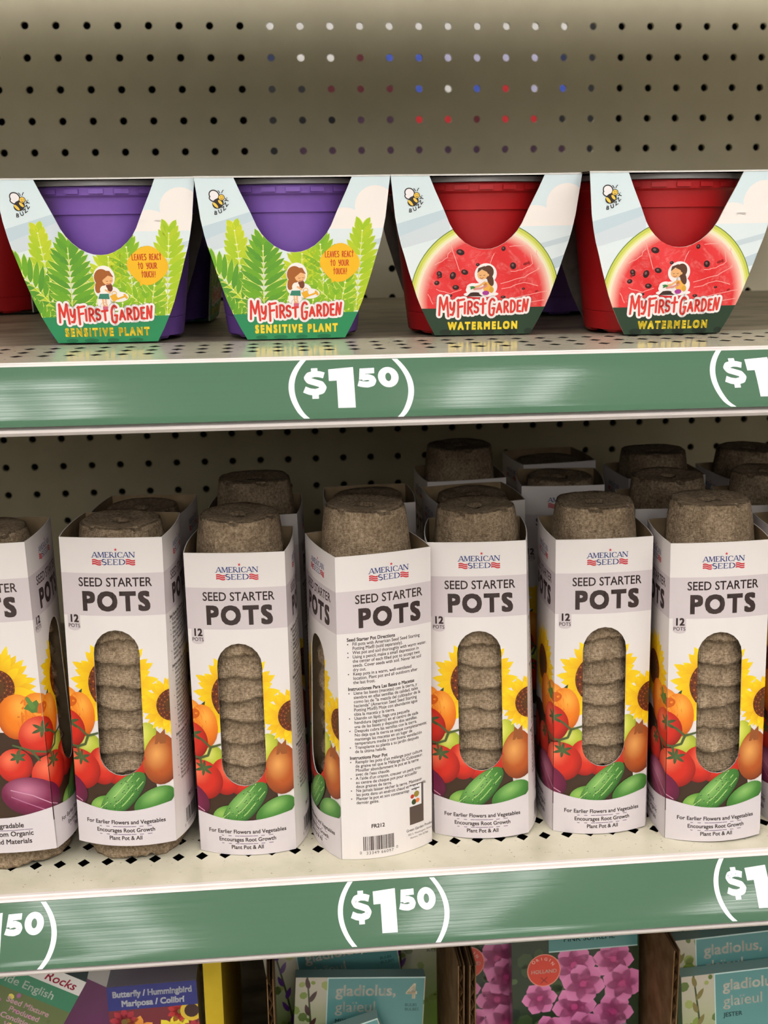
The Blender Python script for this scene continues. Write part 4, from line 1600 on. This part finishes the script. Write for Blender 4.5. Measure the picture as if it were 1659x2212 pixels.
def peat_mat():
    m, nt, b = new_mat('peat_fibre')
    tc = nt.nodes.new('ShaderNodeTexCoord')
    uv = nt.nodes.new('ShaderNodeUVMap')
    uv.uv_map = 'UVMap'
    n1 = nt.nodes.new('ShaderNodeTexNoise'); n1.inputs['Scale'].default_value = 620.0; n1.inputs['Detail'].default_value = 6.0; n1.inputs['Roughness'].default_value = 0.7
    nt.links.new(tc.outputs['Object'], n1.inputs['Vector'])
    n2 = nt.nodes.new('ShaderNodeTexNoise'); n2.inputs['Scale'].default_value = 110.0; n2.inputs['Detail'].default_value = 5.0
    nt.links.new(tc.outputs['Object'], n2.inputs['Vector'])
    r = nt.nodes.new('ShaderNodeValToRGB')
    e = r.color_ramp.elements
    e[0].position, e[1].position = 0.30, 0.72
    e[0].color, e[1].color = (*lin((106, 88, 68)), 1), (*lin((200, 178, 150)), 1)
    k = e.new(0.5); k.color = (*lin((160, 139, 114)), 1)
    nt.links.new(n1.outputs['Fac'], r.inputs[0])
    mx = nt.nodes.new('ShaderNodeMix'); mx.data_type = 'RGBA'; mx.blend_type = 'MULTIPLY'
    r2 = nt.nodes.new('ShaderNodeValToRGB'); r2.color_ramp.elements[0].position = 0.35; r2.color_ramp.elements[1].position = 0.6
    r2.color_ramp.elements[0].color = (0.72, 0.70, 0.68, 1); r2.color_ramp.elements[1].color = (1, 1, 1, 1)
    nt.links.new(n2.outputs['Fac'], r2.inputs[0])
    mx.inputs['Factor'].default_value = 1.0
    nt.links.new(r.outputs[0], mx.inputs['A']); nt.links.new(r2.outputs[0], mx.inputs['B'])
    nt.links.new(mx.outputs['Result'], b.inputs['Base Color'])
    setin(b, rough=0.95, spec=0.1)
    # woven former marks: fine rows of dimples around the pot
    sp = nt.nodes.new('ShaderNodeSeparateXYZ'); 
    nd = nt.nodes.new('ShaderNodeTexNoise'); nd.inputs['Scale'].default_value = 260.0
    nt.links.new(tc.outputs['Object'], nd.inputs['Vector'])
    vm = nt.nodes.new('ShaderNodeVectorMath'); vm.operation = 'MULTIPLY_ADD'; vm.inputs[1].default_value = (0.0016, 0.0016, 0.0)
    nt.links.new(nd.outputs['Color'], vm.inputs[0]); nt.links.new(uv.outputs[0], vm.inputs[2])
    nt.links.new(vm.outputs[0], sp.inputs[0])

    def wave(sock, per):
        mu = nt.nodes.new('ShaderNodeMath'); mu.operation = 'MULTIPLY'; mu.inputs[1].default_value = 2 * pi / per
        nt.links.new(sock, mu.inputs[0])
        s = nt.nodes.new('ShaderNodeMath'); s.operation = 'SINE'
        nt.links.new(mu.outputs[0], s.inputs[0])
        return s.outputs[0]
    m1 = nt.nodes.new('ShaderNodeMath'); m1.operation = 'ADD'
    nt.links.new(wave(sp.outputs[0], 0.0011), m1.inputs[0]); nt.links.new(wave(sp.outputs[1], 0.0009), m1.inputs[1])
    m2 = nt.nodes.new('ShaderNodeMath'); m2.operation = 'MULTIPLY_ADD'; m2.inputs[1].default_value = 0.10
    nt.links.new(m1.outputs[0], m2.inputs[0]); nt.links.new(n1.outputs['Fac'], m2.inputs[2])
    bump(nt, b, m2.outputs[0], 0.9, 0.0009)
    return m


M_PEAT = peat_mat()
POT_H = 0.050


def peat_pot_mesh(seed):
    """upturned peat pot: closed dimpled top with a drain hole, flaring to a ragged rim"""
    rnd = random.Random(seed)
    ph = [rnd.uniform(0, 6.28) for _ in range(12)]
    n = 64
    mb = MB()

    def jit(a, z, k):
        return 0.0004 * sin(5 * a + ph[0] + 90 * z) + 0.0003 * sin(11 * a + ph[1]) + 0.0002 * k * sin(17 * a + ph[2]) + 0.0002 * k * sin(29 * a + ph[3])
    prof = [(0.0048, POT_H - 0.0035, 0), (0.0055, POT_H - 0.0010, 0), (0.0070, POT_H - 0.0016, 0), (0.0110, POT_H - 0.0013, 0), (0.0170, POT_H - 0.0004, 0), (0.0206, POT_H, 0), (0.0216, POT_H - 0.0008, 0), (0.0221, POT_H - 0.0026, 0),
            (0.0234, 0.038, 0), (0.0246, 0.025, 0), (0.0253, 0.0150, 0), (0.0257, 0.0105, 0.2), (0.0268, 0.0055, 0.6), (0.0284, 0.0022, 1.0), (0.0283, 0.0003, 1.6), (0.0264, 0.0002, 1.2), (0.0250, 0.006, 0.3), (0.0236, 0.020, 0), (0.0200, POT_H - 0.006, 0), (0.0060, POT_H - 0.0055, 0), (0.0048, POT_H - 0.0035, 0)]
    rows, uvs = [], []
    for r, z, k in prof:
        row = []
        for i in range(n):
            a = 2 * pi * i / n
            d = jit(a, z, k)
            zz = z + (0.0010 * k * sin(5 * a + ph[4]) + 0.0004 * k * sin(13 * a + ph[5]) + 0.0004 * k * sin(31 * a + ph[7]) + (0.0003 * sin(3 * a + ph[6]) if z > POT_H - 0.004 else 0)) * (1 if z > 0.001 or k == 0 else 1)
            row.append(((r + d) * cos(a), (r + d) * sin(a), max(0.0, zz)))
        rows.append(row)
    mb.grid(rows, 0, close_u=True)
    # frayed fibres on the rim and the bottom edge
    for i in range(26):
        a = rnd.uniform(0, 2 * pi)
        z = rnd.choice((0.0004, POT_H - 0.001))
        r = 0.0279 if z < 0.01 else 0.0212
        L = rnd.uniform(0.0008, 0.0022)
        a2 = a + rnd.uniform(-0.05, 0.05)
        p = Vector((r * cos(a), r * sin(a), z))
        q = Vector(((r + L) * cos(a2), (r + L) * sin(a2), max(0.0, z + rnd.uniform(-0.0004, 0.0012))))
        t = Vector((-sin(a), cos(a), 0)) * 0.00022
        mb.face([p - t, p + t, q])
        mb.face([p - t + Vector((0, 0, 0.0002)), q, p + t + Vector((0, 0, 0.0002))])
    me = mb.mesh('peat_pot', [M_PEAT])
    uvl = me.uv_layers.new(name='UVMap')
    for poly in me.polygons:
        for li in poly.loop_indices:
            co = me.vertices[me.loops[li].vertex_index].co
            r = hypot(co.x, co.y)
            a = atan2(co.y, co.x)
            if poly.center.x < 0 and abs(poly.center.y) < 0.004 and a < 0:
                a += 2 * pi
            uvl.data[li].uv = (a * 0.025, co.z + (0.0 if r > 0.0212 else r))
    me.polygons.foreach_set('use_smooth', [True] * len(me.polygons))
    return me


SLEEVE = sleeve_mesh()
PEATS = [peat_pot_mesh(s) for s in range(4)]
pack_count = [0]


def seed_pack(x, y, rz, top, label, lift=0.0, group='seed starter packs', n=12, lean=-0.9):
    """twelve nested pots standing on the shelf, the sleeve round them"""
    i = pack_count[0]
    pack_count[0] += 1
    t = thing('seed_starter_pack', label, 'seed pots', (x, y, ZL + 0.0002), rz, group)
    rnd = random.Random(50 + i)
    t.rotation_euler = (0, radians(lean), 0)
    t.rotation_mode = 'XYZ'
    t.rotation_euler = (Matrix.Rotation(radians(lean), 3, 'Y') @ Matrix.Rotation(rz, 3, 'Z')).to_euler('XYZ')
    t.location.z += 0.0272 * sin(abs(radians(lean)))
    obj('printed_sleeve', SLEEVE, t, (0, 0, lift))
    pitch = (top - POT_H) / (n - 1)
    for k in range(n):
        p = obj('peat_pot', PEATS[rnd.randrange(4)], t, (rnd.uniform(-0.0006, 0.0006) if k else 0, rnd.uniform(-0.0006, 0.0006) if k else 0, pitch * k))
        p.rotation_euler = (rnd.uniform(-0.02, 0.02) if k else 0, rnd.uniform(-0.02, 0.02) if k else 0, rnd.uniform(0, 6.28))
    return t


R = radians
seed_pack(0.0415, -0.4400, R(86), 0.1893, 'seed starter pack cut off at the left edge, its sleeve raised off its bottom pot', 0.0110, lean=-1.0)
seed_pack(0.1078, -0.4375, R(-6), 0.1912, 'seed starter pack with its bottom pot showing under the sleeve, next to the leftmost pack', 0.0115, lean=0.6)
seed_pack(0.1748, -0.4345, R(-6), 0.1920, 'front seed starter pack just left of the pack that shows its directions', lean=-0.3)
seed_pack(0.2438, -0.4460, R(-75), 0.1976, 'seed starter pack turned to show its printed directions and barcode', lean=-0.1)
seed_pack(0.3112, -0.4325, R(-8.5), 0.1906, 'front seed starter pack just right of the pack that shows its directions', lean=-1.4)
seed_pack(0.3773, -0.4345, R(-2), 0.1918, 'third front seed starter pack from the right edge, with a plug in its drain hole', lean=-0.7)
seed_pack(0.4405, -0.4515, R(-4.5), 0.1945, 'second front seed starter pack from the right edge, set slightly forward', lean=-1.5)
seed_pack(0.5075, -0.4450, R(-2), 0.1900, 'seed starter pack cut off by the right edge of the front row', lean=-1.4)
seed_pack(0.1166, -0.3615, R(-8), 0.1800, 'back-row seed starter pack behind the pack with the exposed bottom pot', 0.004)
seed_pack(0.1843, -0.3535, R(-4), 0.1942, 'back-row seed starter pack with a tall top pot left of the directions pack')
seed_pack(0.2566, -0.3357, R(0), 0.1765, 'back-row seed starter pack with sunken pots behind the directions pack')
seed_pack(0.3230, -0.3420, R(5), 0.1765, 'back-row seed starter pack with sunken pots behind the pack right of the directions')
seed_pack(0.3250, -0.2740, R(3), 0.1960, 'third-row seed starter pack with a tall top pot near the middle of the shelf')
seed_pack(0.3900, -0.3010, R(-8), 0.1775, 'back-row seed starter pack with low pots behind the third front pack from the right')
seed_pack(0.3995, -0.2265, R(5), 0.1740, 'rearmost seed starter pack in deep shadow against the pegboard')
seed_pack(0.4425, -0.3720, R(-3), 0.1913, 'back-row seed starter pack with a chipped top pot at the right')
seed_pack(0.4610, -0.2850, R(2), 0.1900, 'dark third-row seed starter pack at the right of the shelf')
seed_pack(0.5070, -0.3720, R(-2), 0.1918, 'back-row seed starter pack cut off by the right edge')
seed_pack(0.5260, -0.2950, R(4), 0.1917, 'dark third-row seed starter pack at the right edge')

# ------------------------------------------------------------------ behind the pegboard: an added panel to darken the holes, and the goods on its far side
M_HOLE_BACKING = plain('hole_backing_dark', (30, 27, 24), 0.9, 0.1, 4, 20.0)  # added sheet, blocks the light behind the holes
mb = MB()
ox0, ox1, oz0, oz1 = 0.190, 0.505, ZS - 0.118, ZS + 0.016
for x0, x1, z0, z1 in ((-0.5, ox0, ZS - 0.9, ZS + 0.3), (ox1, 1.1, ZS - 0.9, ZS + 0.3), (ox0, ox1, ZS - 0.9, oz0), (ox0, ox1, oz1, ZS + 0.3)):
    mb.box(x0, x1, 0.026, 0.028, z0, z1)
o = obj('hole_backing_panel', mb.mesh('hole_backing_panel', [M_HOLE_BACKING]))
tag(o, 'added dark panel behind the pegboard that keeps its holes black', 'panel')
M_BW = plain('white_carton', (228, 224, 220), 0.5, 0.3, 4)
M_BB = plain('blue_carton', (70, 92, 190), 0.5, 0.3, 4)
M_BR = plain('red_carton', (196, 44, 50), 0.5, 0.3, 4)
M_BD = plain('dark_red_carton', (92, 26, 34), 0.5, 0.3, 4)
M_BL = plain('lilac_carton', (190, 186, 214), 0.5, 0.3, 4)
M_BK = plain('navy_carton', (44, 50, 84), 0.5, 0.3, 4)
M_BP = plain('plum_carton', (70, 44, 62), 0.5, 0.3, 4)
for k, (x0, x1, z0, z1, m, c) in enumerate(((0.197, 0.470, -0.010, 0.0115, M_BW, 'long white'), (0.197, 0.215, -0.0375, -0.0115, M_BK, 'narrow navy'), (0.217, 0.266, -0.0375, -0.0115, M_BW, 'square white'),
                                            (0.268, 0.292, -0.0375, -0.0115, M_BD, 'small dark red'), (0.294, 0.342, -0.0375, -0.0115, M_BB, 'short blue'), (0.344, 0.444, -0.0375, -0.0115, M_BL, 'long lilac'),
                                            (0.446, 0.480, -0.0375, -0.0115, M_BK, 'wide navy'), (0.243, 0.316, -0.064, -0.039, M_BD, 'long dark red'), (0.319, 0.342, -0.064, -0.039, M_BB, 'bright blue'),
                                            (0.344, 0.367, -0.064, -0.039, M_BW, 'small white'), (0.369, 0.393, -0.064, -0.039, M_BB, 'second blue'), (0.395, 0.418, -0.064, -0.039, M_BR, 'small bright red'),
                                            (0.420, 0.444, -0.064, -0.039, M_BL, 'small lilac'), (0.446, 0.470, -0.064, -0.039, M_BB, 'rightmost blue'), (0.268, 0.316, -0.090, -0.0655, M_BP, 'plum'),
                                            (0.319, 0.367, -0.090, -0.0655, M_BR, 'bright red'), (0.369, 0.393, -0.090, -0.0655, M_BD, 'dull red'), (0.395, 0.440, -0.090, -0.0655, M_BR, 'wide red'),
                                            (0.225, 0.470, -0.116, -0.0915, M_BP, 'long plum'))):
    mb = MB()
    q = 2.107                                   # the goods stand across the next aisle, 1.2 m behind the pegboard
    X0, X1, Z0, Z1 = 0.195 + (x0 - 0.195) * q, 0.195 + (x1 - 0.195) * q, ZS - 0.16 + (z0 + 0.16) * q, ZS - 0.16 + (z1 + 0.16) * q
    mb.box(X0, X1, 1.20 + 0.003 * (k % 3), 1.30, Z0, Z1)
    mb.box(X0 + 0.004, X1 - 0.004, 1.197 + 0.003 * (k % 3), 1.20 + 0.003 * (k % 3), Z1 - 0.012, Z1 - 0.002)      # folded lid flap
    tag(obj('carton', mb.mesh('carton', [m])), c + ' carton in the next aisle, glimpsed through the pegboard holes', 'box', 'goods in the next aisle')
M_FARSHELF = plain('far_shelf_enamel', (30, 27, 26), 0.5, 0.4, 4)
mb = MB()
mb.box(-0.3, 1.3, 1.18, 1.60, ZS - 0.0685 - 0.03, ZS - 0.0685)
mb.box(-0.3, 1.3, 1.60, 1.62, 0.0, ZS + 0.6)
mb.box(-0.3, -0.27, 1.18, 1.60, 0.0, ZS - 0.09)
mb.box(1.27, 1.3, 1.18, 1.60, 0.0, ZS - 0.09)
tag(obj('store_shelf', mb.mesh('store_shelf', [M_FARSHELF])), 'shelf across the next aisle that holds the cartons behind the pegboard', 'shelf')

# ------------------------------------------------------------------ bottom tier: seed boxes and flower bulb packets in between cardboard tray sides
ZB = ZS - 0.800
make_shelf(ZB, [0.24], 'lowest shelf under the seed and bulb packets')
M_TRAY = plain('brown_corrugated_card', (122, 92, 60), 0.85, 0.2, 12, 80.0)
M_YEL = plain('yellow_display_card', (206, 176, 36), 0.6, 0.3, 5)
TEAL, TEALD = lin((88, 140, 138)), lin((70, 130, 128))
M_GLOSS = print_mat('glossy_packet_print', 0.22, 0.5, 0.0)


def divider(x0, x1, label):
    """upright side of a corrugated display tray: two liners with a fluted core along the front edge"""
    mb = MB()
    y0, y1, z0, z1 = -0.462, -0.20, ZB + 0.0003, ZB + 0.206
    mb.box(x0, x0 + 0.0006, y0, y1, z0, z1)
    mb.box(x1 - 0.0006, x1, y0, y1, z0, z1)
    n = 80
    pts = [(x0 + 0.0006 + (x1 - x0 - 0.0012) * (0.5 + 0.5 * sin(2 * pi * k / 4)), z0 + (z1 - z0) * k / n) for k in range(n + 1)]
    for (xa, za), (xb, zb) in zip(pts, pts[1:]):
        mb.face([(xa, y0 + 0.0004, za), (xb, y0 + 0.0004, zb), (xb, y1, zb), (xa, y1, za)])
    tag(obj('cardboard_tray_side', mb.mesh('cardboard_tray_side', [M_TRAY])), label, 'divider', 'corrugated cardboard tray sides')


def packet(name, cat, x, y, top, w, h, roll, pitch, art, label, group, th=0.010, body=(120, 150, 146), z=None):
    """a slim carton or pouch, printed on its front; stands in its tray, leaning back a little"""
    mb = MB()
    hw = w / 2
    b = lin(body)
    e = 0.0025
    F = [(-hw, 0), (hw, 0), (hw, h), (-hw, h)]
    art.clip([(-hw * 1000, 0), (hw * 1000, 0), (hw * 1000, h * 1000), (-hw * 1000, h * 1000)])
    art.put(mb, lambda px, py, k: (px * 0.001, -th / 2 - k, py * 0.001))
    mb.box(-hw, hw, -th / 2 + 0.0002, th / 2, 0, h, 0, b)
    me = mb.mesh(name, [M_GLOSS], colours=True)
    o = obj(name, me, None, (x, y, (ZB + 0.0045) if z is None else z))
    o.rotation_euler = (pitch, roll, 0)
    o.location.z += abs(sin(roll)) * hw + abs(sin(pitch)) * th
    return tag(o, label, cat, group)


def speckle(A, x0, y0, x1, y1, cols, n, r0, r1, layer):
    for i in range(n):
        x, y = random.uniform(x0, x1), random.uniform(y0, y1)
        r = random.uniform(r0, r1)
        A.blob(x, y, r, r * random.uniform(0.7, 1), lin(random.choice(cols)), layer, random.uniform(0, 3), 7)


def flower(A, cx, cy, R, c0, c1, layer, n=6, wide=0.75):
    for i in range(n):
        a = 2 * pi * i / n + cx
        A.leaf(cx, cy, cx + R * cos(a), cy + R * sin(a), R * wide, lin(c0), layer, lin(c1), blunt=0.45)
    A.blob(cx, cy, R * 0.16, R * 0.16, lin(c0), layer + 1, 0, 8)


def glad_art(w, h, lines2, flowers, pic=0.25, text_top=True):
    """bulb card: a plant photograph down the left, teal name panel on the right"""
    A = Art()
    hw = w * 500
    H = h * 1000
    A.rect(-hw, 0, hw, H, (0.4, 0.4, 0.4), 0)
    A.rect(-hw, 0, hw, H, lambda p: mix(lin((120, 150, 60)), lin((190, 180, 164)), max(0, min(1, (p[1] - H + 60) / 55))), 1, 3, 8)
    random.seed(int(hw * 10))
    speckle(A, -hw, H - 60, hw, H, ((120, 140, 60), (150, 160, 90), (90, 110, 50)), 40, 1.5, 4, 2)
    xs = -hw + pic * w * 500
    A.stroke([(xs + 2, H - 70), (xs, H - 30), (xs - 3, H)], 1.6, lin((60, 70, 40)), 3, 1.0)
    for k in range(7):
        A.leaf(xs - k * 0.3, H - 62 + 9 * k, xs + (3.4 if k % 2 else -3.6), H - 54 + 9 * k, 3.2, lin(flowers), 4)
    x0 = -hw + pic * w * 1000
    A.rect(x0, H - 44, hw - 0.6, H - 0.8, TEAL, 5)
    A.rect(x0, H - 0.8, hw, H, lin((190, 216, 212)), 6)
    A.rect(x0 - 0.6, H - 44, x0, H, lin((190, 216, 212)), 6)
    C = lin((226, 220, 206))
    A.text('gladiolus,', x0 + 5, H - 12.5, 10.5, C, 7, bold=0.02)
    A.text('gla\u00efeul', x0 + 5, H - 23.5, 10.5, C, 7, bold=0.004)
    A.text('4', hw - 12, H - 14.5, 14, lin((240, 226, 196)), 7, bold=0.03)
    A.text('BULBS', hw - 12.5, H - 20, 2.8, lin((30, 60, 60)), 7)
    A.text('BULBES', hw - 12.5, H - 23, 2.8, lin((30, 60, 60)), 7)
    A.text(lines2, x0 + 5, H - 31, 4.2, lin((30, 56, 58)), 7, bold=0.02)
    return A


def pink_art(w, h):
    A = Art()
    hw, H = w * 500, h * 1000
    A.rect(-hw, 0, hw, H, lin((44, 58, 36)), 0)
    random.seed(3)
    speckle(A, -hw, 0, hw, H, ((60, 78, 44), (34, 44, 30), (80, 100, 60)), 90, 2, 6, 1)
    for x, ys, R in ((-21, (-66, -90, -112), 12), (2, (-44, -58, -74, -92), 15), (28, (-42, -60, -80), 14)):
        for k, yy in enumerate(ys):
            flower(A, x + (3 if k % 2 else -3), H + yy, R, (196, 70, 130), (232, 142, 190), 2 + k % 2, 6, 0.9)
    A.rect(-hw * 0.42, H - 33, hw - 1, H, TEAL, 8)
    A.rect(-hw * 0.42, H - 33.8, hw - 1, H - 33, lin((190, 216, 212)), 9)
    C = lin((226, 220, 206))
    A.text('gladiolus', -6, H - 14, 10, C, 9, bold=0.02)
    A.text('PINK SUPREME', -8, H - 27, 5.2, lin((30, 56, 58)), 9, bold=0.02)
    A.blob(-21, H - 46, 11, 11.5, lin((236, 150, 130)), 10, 0, 30)
    A.blob(-21, H - 46, 10.4, 10.9, lin((214, 66, 48)), 11, 0, 30)
    LT = lin((246, 206, 190))
    A.text('HOLLAND', -21, H - 48, 3.6, LT, 12, 'c', bold=0.02)
    A.arc_text('ORIGIN', -21, H - 46, 7.4, radians(150), radians(30), 3.0, LT, 12) if False else None
    for i, ch in enumerate('ORIGIN'):
        a = radians(140 - 100 * i / 5)
        A.text(ch, -21 + 7.2 * cos(a), H - 46 + 7.2 * sin(a), 3.0, LT, 12, 'c', rot=a - pi / 2)
    A.stroke([(-23, H - 55), (-19, H - 51)], 0.5, lin((120, 30, 30)), 12)
    A.stroke([(-23, H - 51), (-19, H - 55)], 0.5, lin((120, 30, 30)), 12)
    return A


def butterfly_art(w, h):
    A = Art()
    hw, H = w * 500, h * 1000
    A.rect(-hw, 0, hw, H, lin((120, 30, 44)), 0)
    random.seed(9)
    for x, yy, R, c0, c1 in ((-18, -24, 9, (140, 20, 40), (190, 40, 60)), (-12, -33, 13, (210, 110, 20), (246, 166, 60)), (12, -35, 13, (226, 190, 20), (250, 232, 60)), (16, -20, 8, (170, 24, 30), (206, 50, 50)),
                             (24, -34, 8, (150, 20, 40), (190, 50, 60)), (22, -46, 9, (70, 50, 150), (120, 100, 200)), (-22, -48, 9, (150, 40, 110), (200, 90, 160)), (0, -52, 12, (210, 60, 40), (240, 110, 70))):
        flower(A, x, H + yy, R, c0, c1, 2, 9, 0.5)
        A.blob(x, H + yy, R * 0.22, R * 0.22, lin((120, 90, 30)), 4, 0, 10)
    A.blob(23, H - 20, 7, 7, lin((226, 190, 50)), 5, 0, 16)
    A.blob(23, H - 20, 4.5, 4.5, lin((60, 24, 20)), 6, 0, 14)
    A.rect(-hw, H - 16, hw, H, lin((38, 44, 128)), 7)
    W = lin((236, 236, 244))
    A.text('Butterfly / Hummingbird', 0, H - 7.2, 5.6, W, 8, 'c', bold=0.035, n=0, wfit=48)
    A.text('Mariposa / Colibr\u00ed', 0, H - 13.6, 5.6, W, 8, 'c', bold=0.035, n=0, wfit=38)
    return A


def olde_art(w, h):
    A = Art()
    hw, H = w * 500, h * 1000
    A.rect(-hw, 0, hw, H, lin((96, 110, 60)), 0)
    random.seed(21)
    speckle(A, -hw, 0, hw, H - 24, ((150, 70, 120), (200, 150, 180), (120, 140, 60), (230, 210, 90), (170, 100, 150), (90, 100, 50)), 420, 0.8, 2.0, 1)
    A.rect(-hw, H - 10, hw, H, lin((226, 222, 218)), 4)
    A.rect(-hw, H - 22, hw, H - 10, lin((52, 128, 92)), 4)
    A.text('Olde English', hw - 13, H - 18.6, 7.4, lin((226, 236, 226)), 5, 'r', bold=0.012)
    A.text('Rocks', hw - 24, H - 8, 8, lin((196, 50, 84)), 5, shear=0.2, bold=0.02)
    for i, s in enumerate(('Seed Mixture', 'Produced', 'Conditioned', 'Vandalia')):
        A.text(s, hw - 24, H - 30 - 5.2 * i, 5.0, lin((236, 190, 200)), 6, 'c', bold=0.03)
    return A


def rie_art(w, h):
    A = Art()
    hw, H = w * 500, h * 1000
    A.rect(-hw, 0, hw, H, lin((120, 42, 104)), 0)
    for i in range(5):
        A.text('siembra y crece feliz', -hw + 16, H - 16 - 4.6 * i, 3.2, lin((206, 170, 200)), 2)
    A.rect(-hw, H - 80, hw, H - 38, lin((206, 200, 196)), 2)
    A.text('planta\u2026 y r\u00ede', 0, H - 50, 8.5, lin((150, 70, 60)), 3, 'c', bold=0.01, rot=pi)
    A.blob(-hw + 10, H - 40, 5, 6, lin((170, 186, 110)), 4, 0, 14)
    A.blob(-hw + 9, H - 24, 9, 12, lin((36, 34, 30)), 3, 0, 16)
    return A


divider(0.1790, 0.1830, 'corrugated tray side left of the middle gladiolus cards')
divider(0.2930, 0.2970, 'corrugated tray side right of the middle gladiolus cards')
divider(0.3000, 0.3040, 'corrugated tray side left of the pink gladiolus pouches')
divider(0.4255, 0.4295, 'corrugated tray side between the pink pouch and the stacked cards at the right')
mb = MB()
mb.box(0.1405, 0.1515, -0.44, -0.20, ZB + 0.0003, ZS - 0.570)
tag(obj('display_divider', mb.mesh('display_divider', [M_YEL])), 'yellow card divider standing right of the butterfly seed box', 'divider')

GL = 'gladiolus bulb cards on the lowest shelf'
TOP = 0.163
packet('bulb_card', 'bulb packet', 0.2265, -0.428, 0, 0.083, TOP, radians(4), radians(-6), glad_art(0.083, TOP, 'MIX MELANGE', (70, 44, 40)), 'upright teal gladiolus card with the full word gladiolus, among the middle cards', GL)
packet('bulb_card', 'bulb packet', 0.2420, -0.400, 0, 0.088, 0.170, radians(-8), radians(-6), glad_art(0.088, 0.170, 'MIX MELANGE', (90, 50, 120)), 'tilted teal gladiolus card half hidden behind the upright one', GL)
packet('bulb_card', 'bulb packet', 0.2480, -0.4445, 0, 0.078, 0.134, radians(-17), radians(-5), glad_art(0.078, 0.134, 'MIX', (90, 50, 120)), 'slanted teal gladiolus card lowest in front of the upright one', GL)
packet('bulb_card', 'bulb packet', 0.2610, -0.372, 0, 0.060, 0.170, radians(3), radians(-4), glad_art(0.060, 0.170, 'MIX', (96, 40, 130), pic=1.0), 'purple flowered gladiolus card at the back of the middle cards', GL)
packet('bulb_pouch', 'bulb packet', 0.3805, -0.418, 0, 0.084, 0.206, radians(-1), radians(-3), pink_art(0.084, 0.206), 'pink gladiolus pouch with a round red sticker', 'flower bulb pouches on the lowest shelf', body=(60, 70, 60))
packet('bulb_pouch', 'bulb packet', 0.3290, -0.396, 0, 0.046, 0.200, radians(1), radians(-3), pink_art(0.046, 0.200), 'narrow pink gladiolus pouch standing left of the stickered pouch', 'flower bulb pouches on the lowest shelf', body=(60, 70, 60))
packet('bulb_card', 'bulb packet', 0.3900, -0.443, 0, 0.070, 0.120, radians(-8), radians(-4), glad_art(0.070, 0.120, 'PINK', (200, 90, 150), pic=0.1), 'teal card edge poking up in front of the pink pouch', GL)
for k, (x, y, h, w, rl, lb) in enumerate(((0.4930, -0.392, 0.240, 0.110, -1.5, 'rearmost teal gladiolus card in the right-hand stack, its top under the shelf'), (0.4970, -0.406, 0.212, 0.108, -5, 'slanted teal gladiolus card second from the back in the right-hand stack'),
                                          (0.4990, -0.420, 0.198, 0.106, -2, 'teal gladiolus card in the middle of the right tray'), (0.4960, -0.434, 0.183, 0.112, -3, 'teal gladiolus card second from the front in the right-hand stack'),
                                          (0.5030, -0.446, 0.166, 0.110, -3, 'frontmost teal gladiolus card in the right-hand stack'))):
    packet('bulb_card', 'bulb packet', x, y, 0, w, h, radians(rl), radians(-4), glad_art(w, h, 'JESTER', (120, 110, 60), pic=0.2), lb, GL)
packet('seed_box', 'seed box', 0.1120, -0.432, 0, 0.054, 0.187, radians(-1), radians(-3), butterfly_art(0.054, 0.187), 'butterfly and hummingbird seed box with orange and yellow flowers', 'seed boxes on the lowest shelf', th=0.026, body=(150, 146, 156), z=ZB + 0.0005)
packet('seed_box', 'seed box', -0.0800, -0.448, 0, 0.088, 0.226, radians(30), radians(-4), olde_art(0.088, 0.226), 'tilted seed box with a green band and small mixed flowers at the left', 'seed boxes on the lowest shelf', th=0.016, z=ZB + 0.0005)
packet('seed_box', 'seed box', -0.0390, -0.400, 0, 0.074, 0.260, radians(32), radians(-4), rie_art(0.074, 0.260), 'tilted purple seed box with an upside-down pale band', 'seed boxes on the lowest shelf', th=0.018, body=(110, 60, 100), z=ZB + 0.0005)
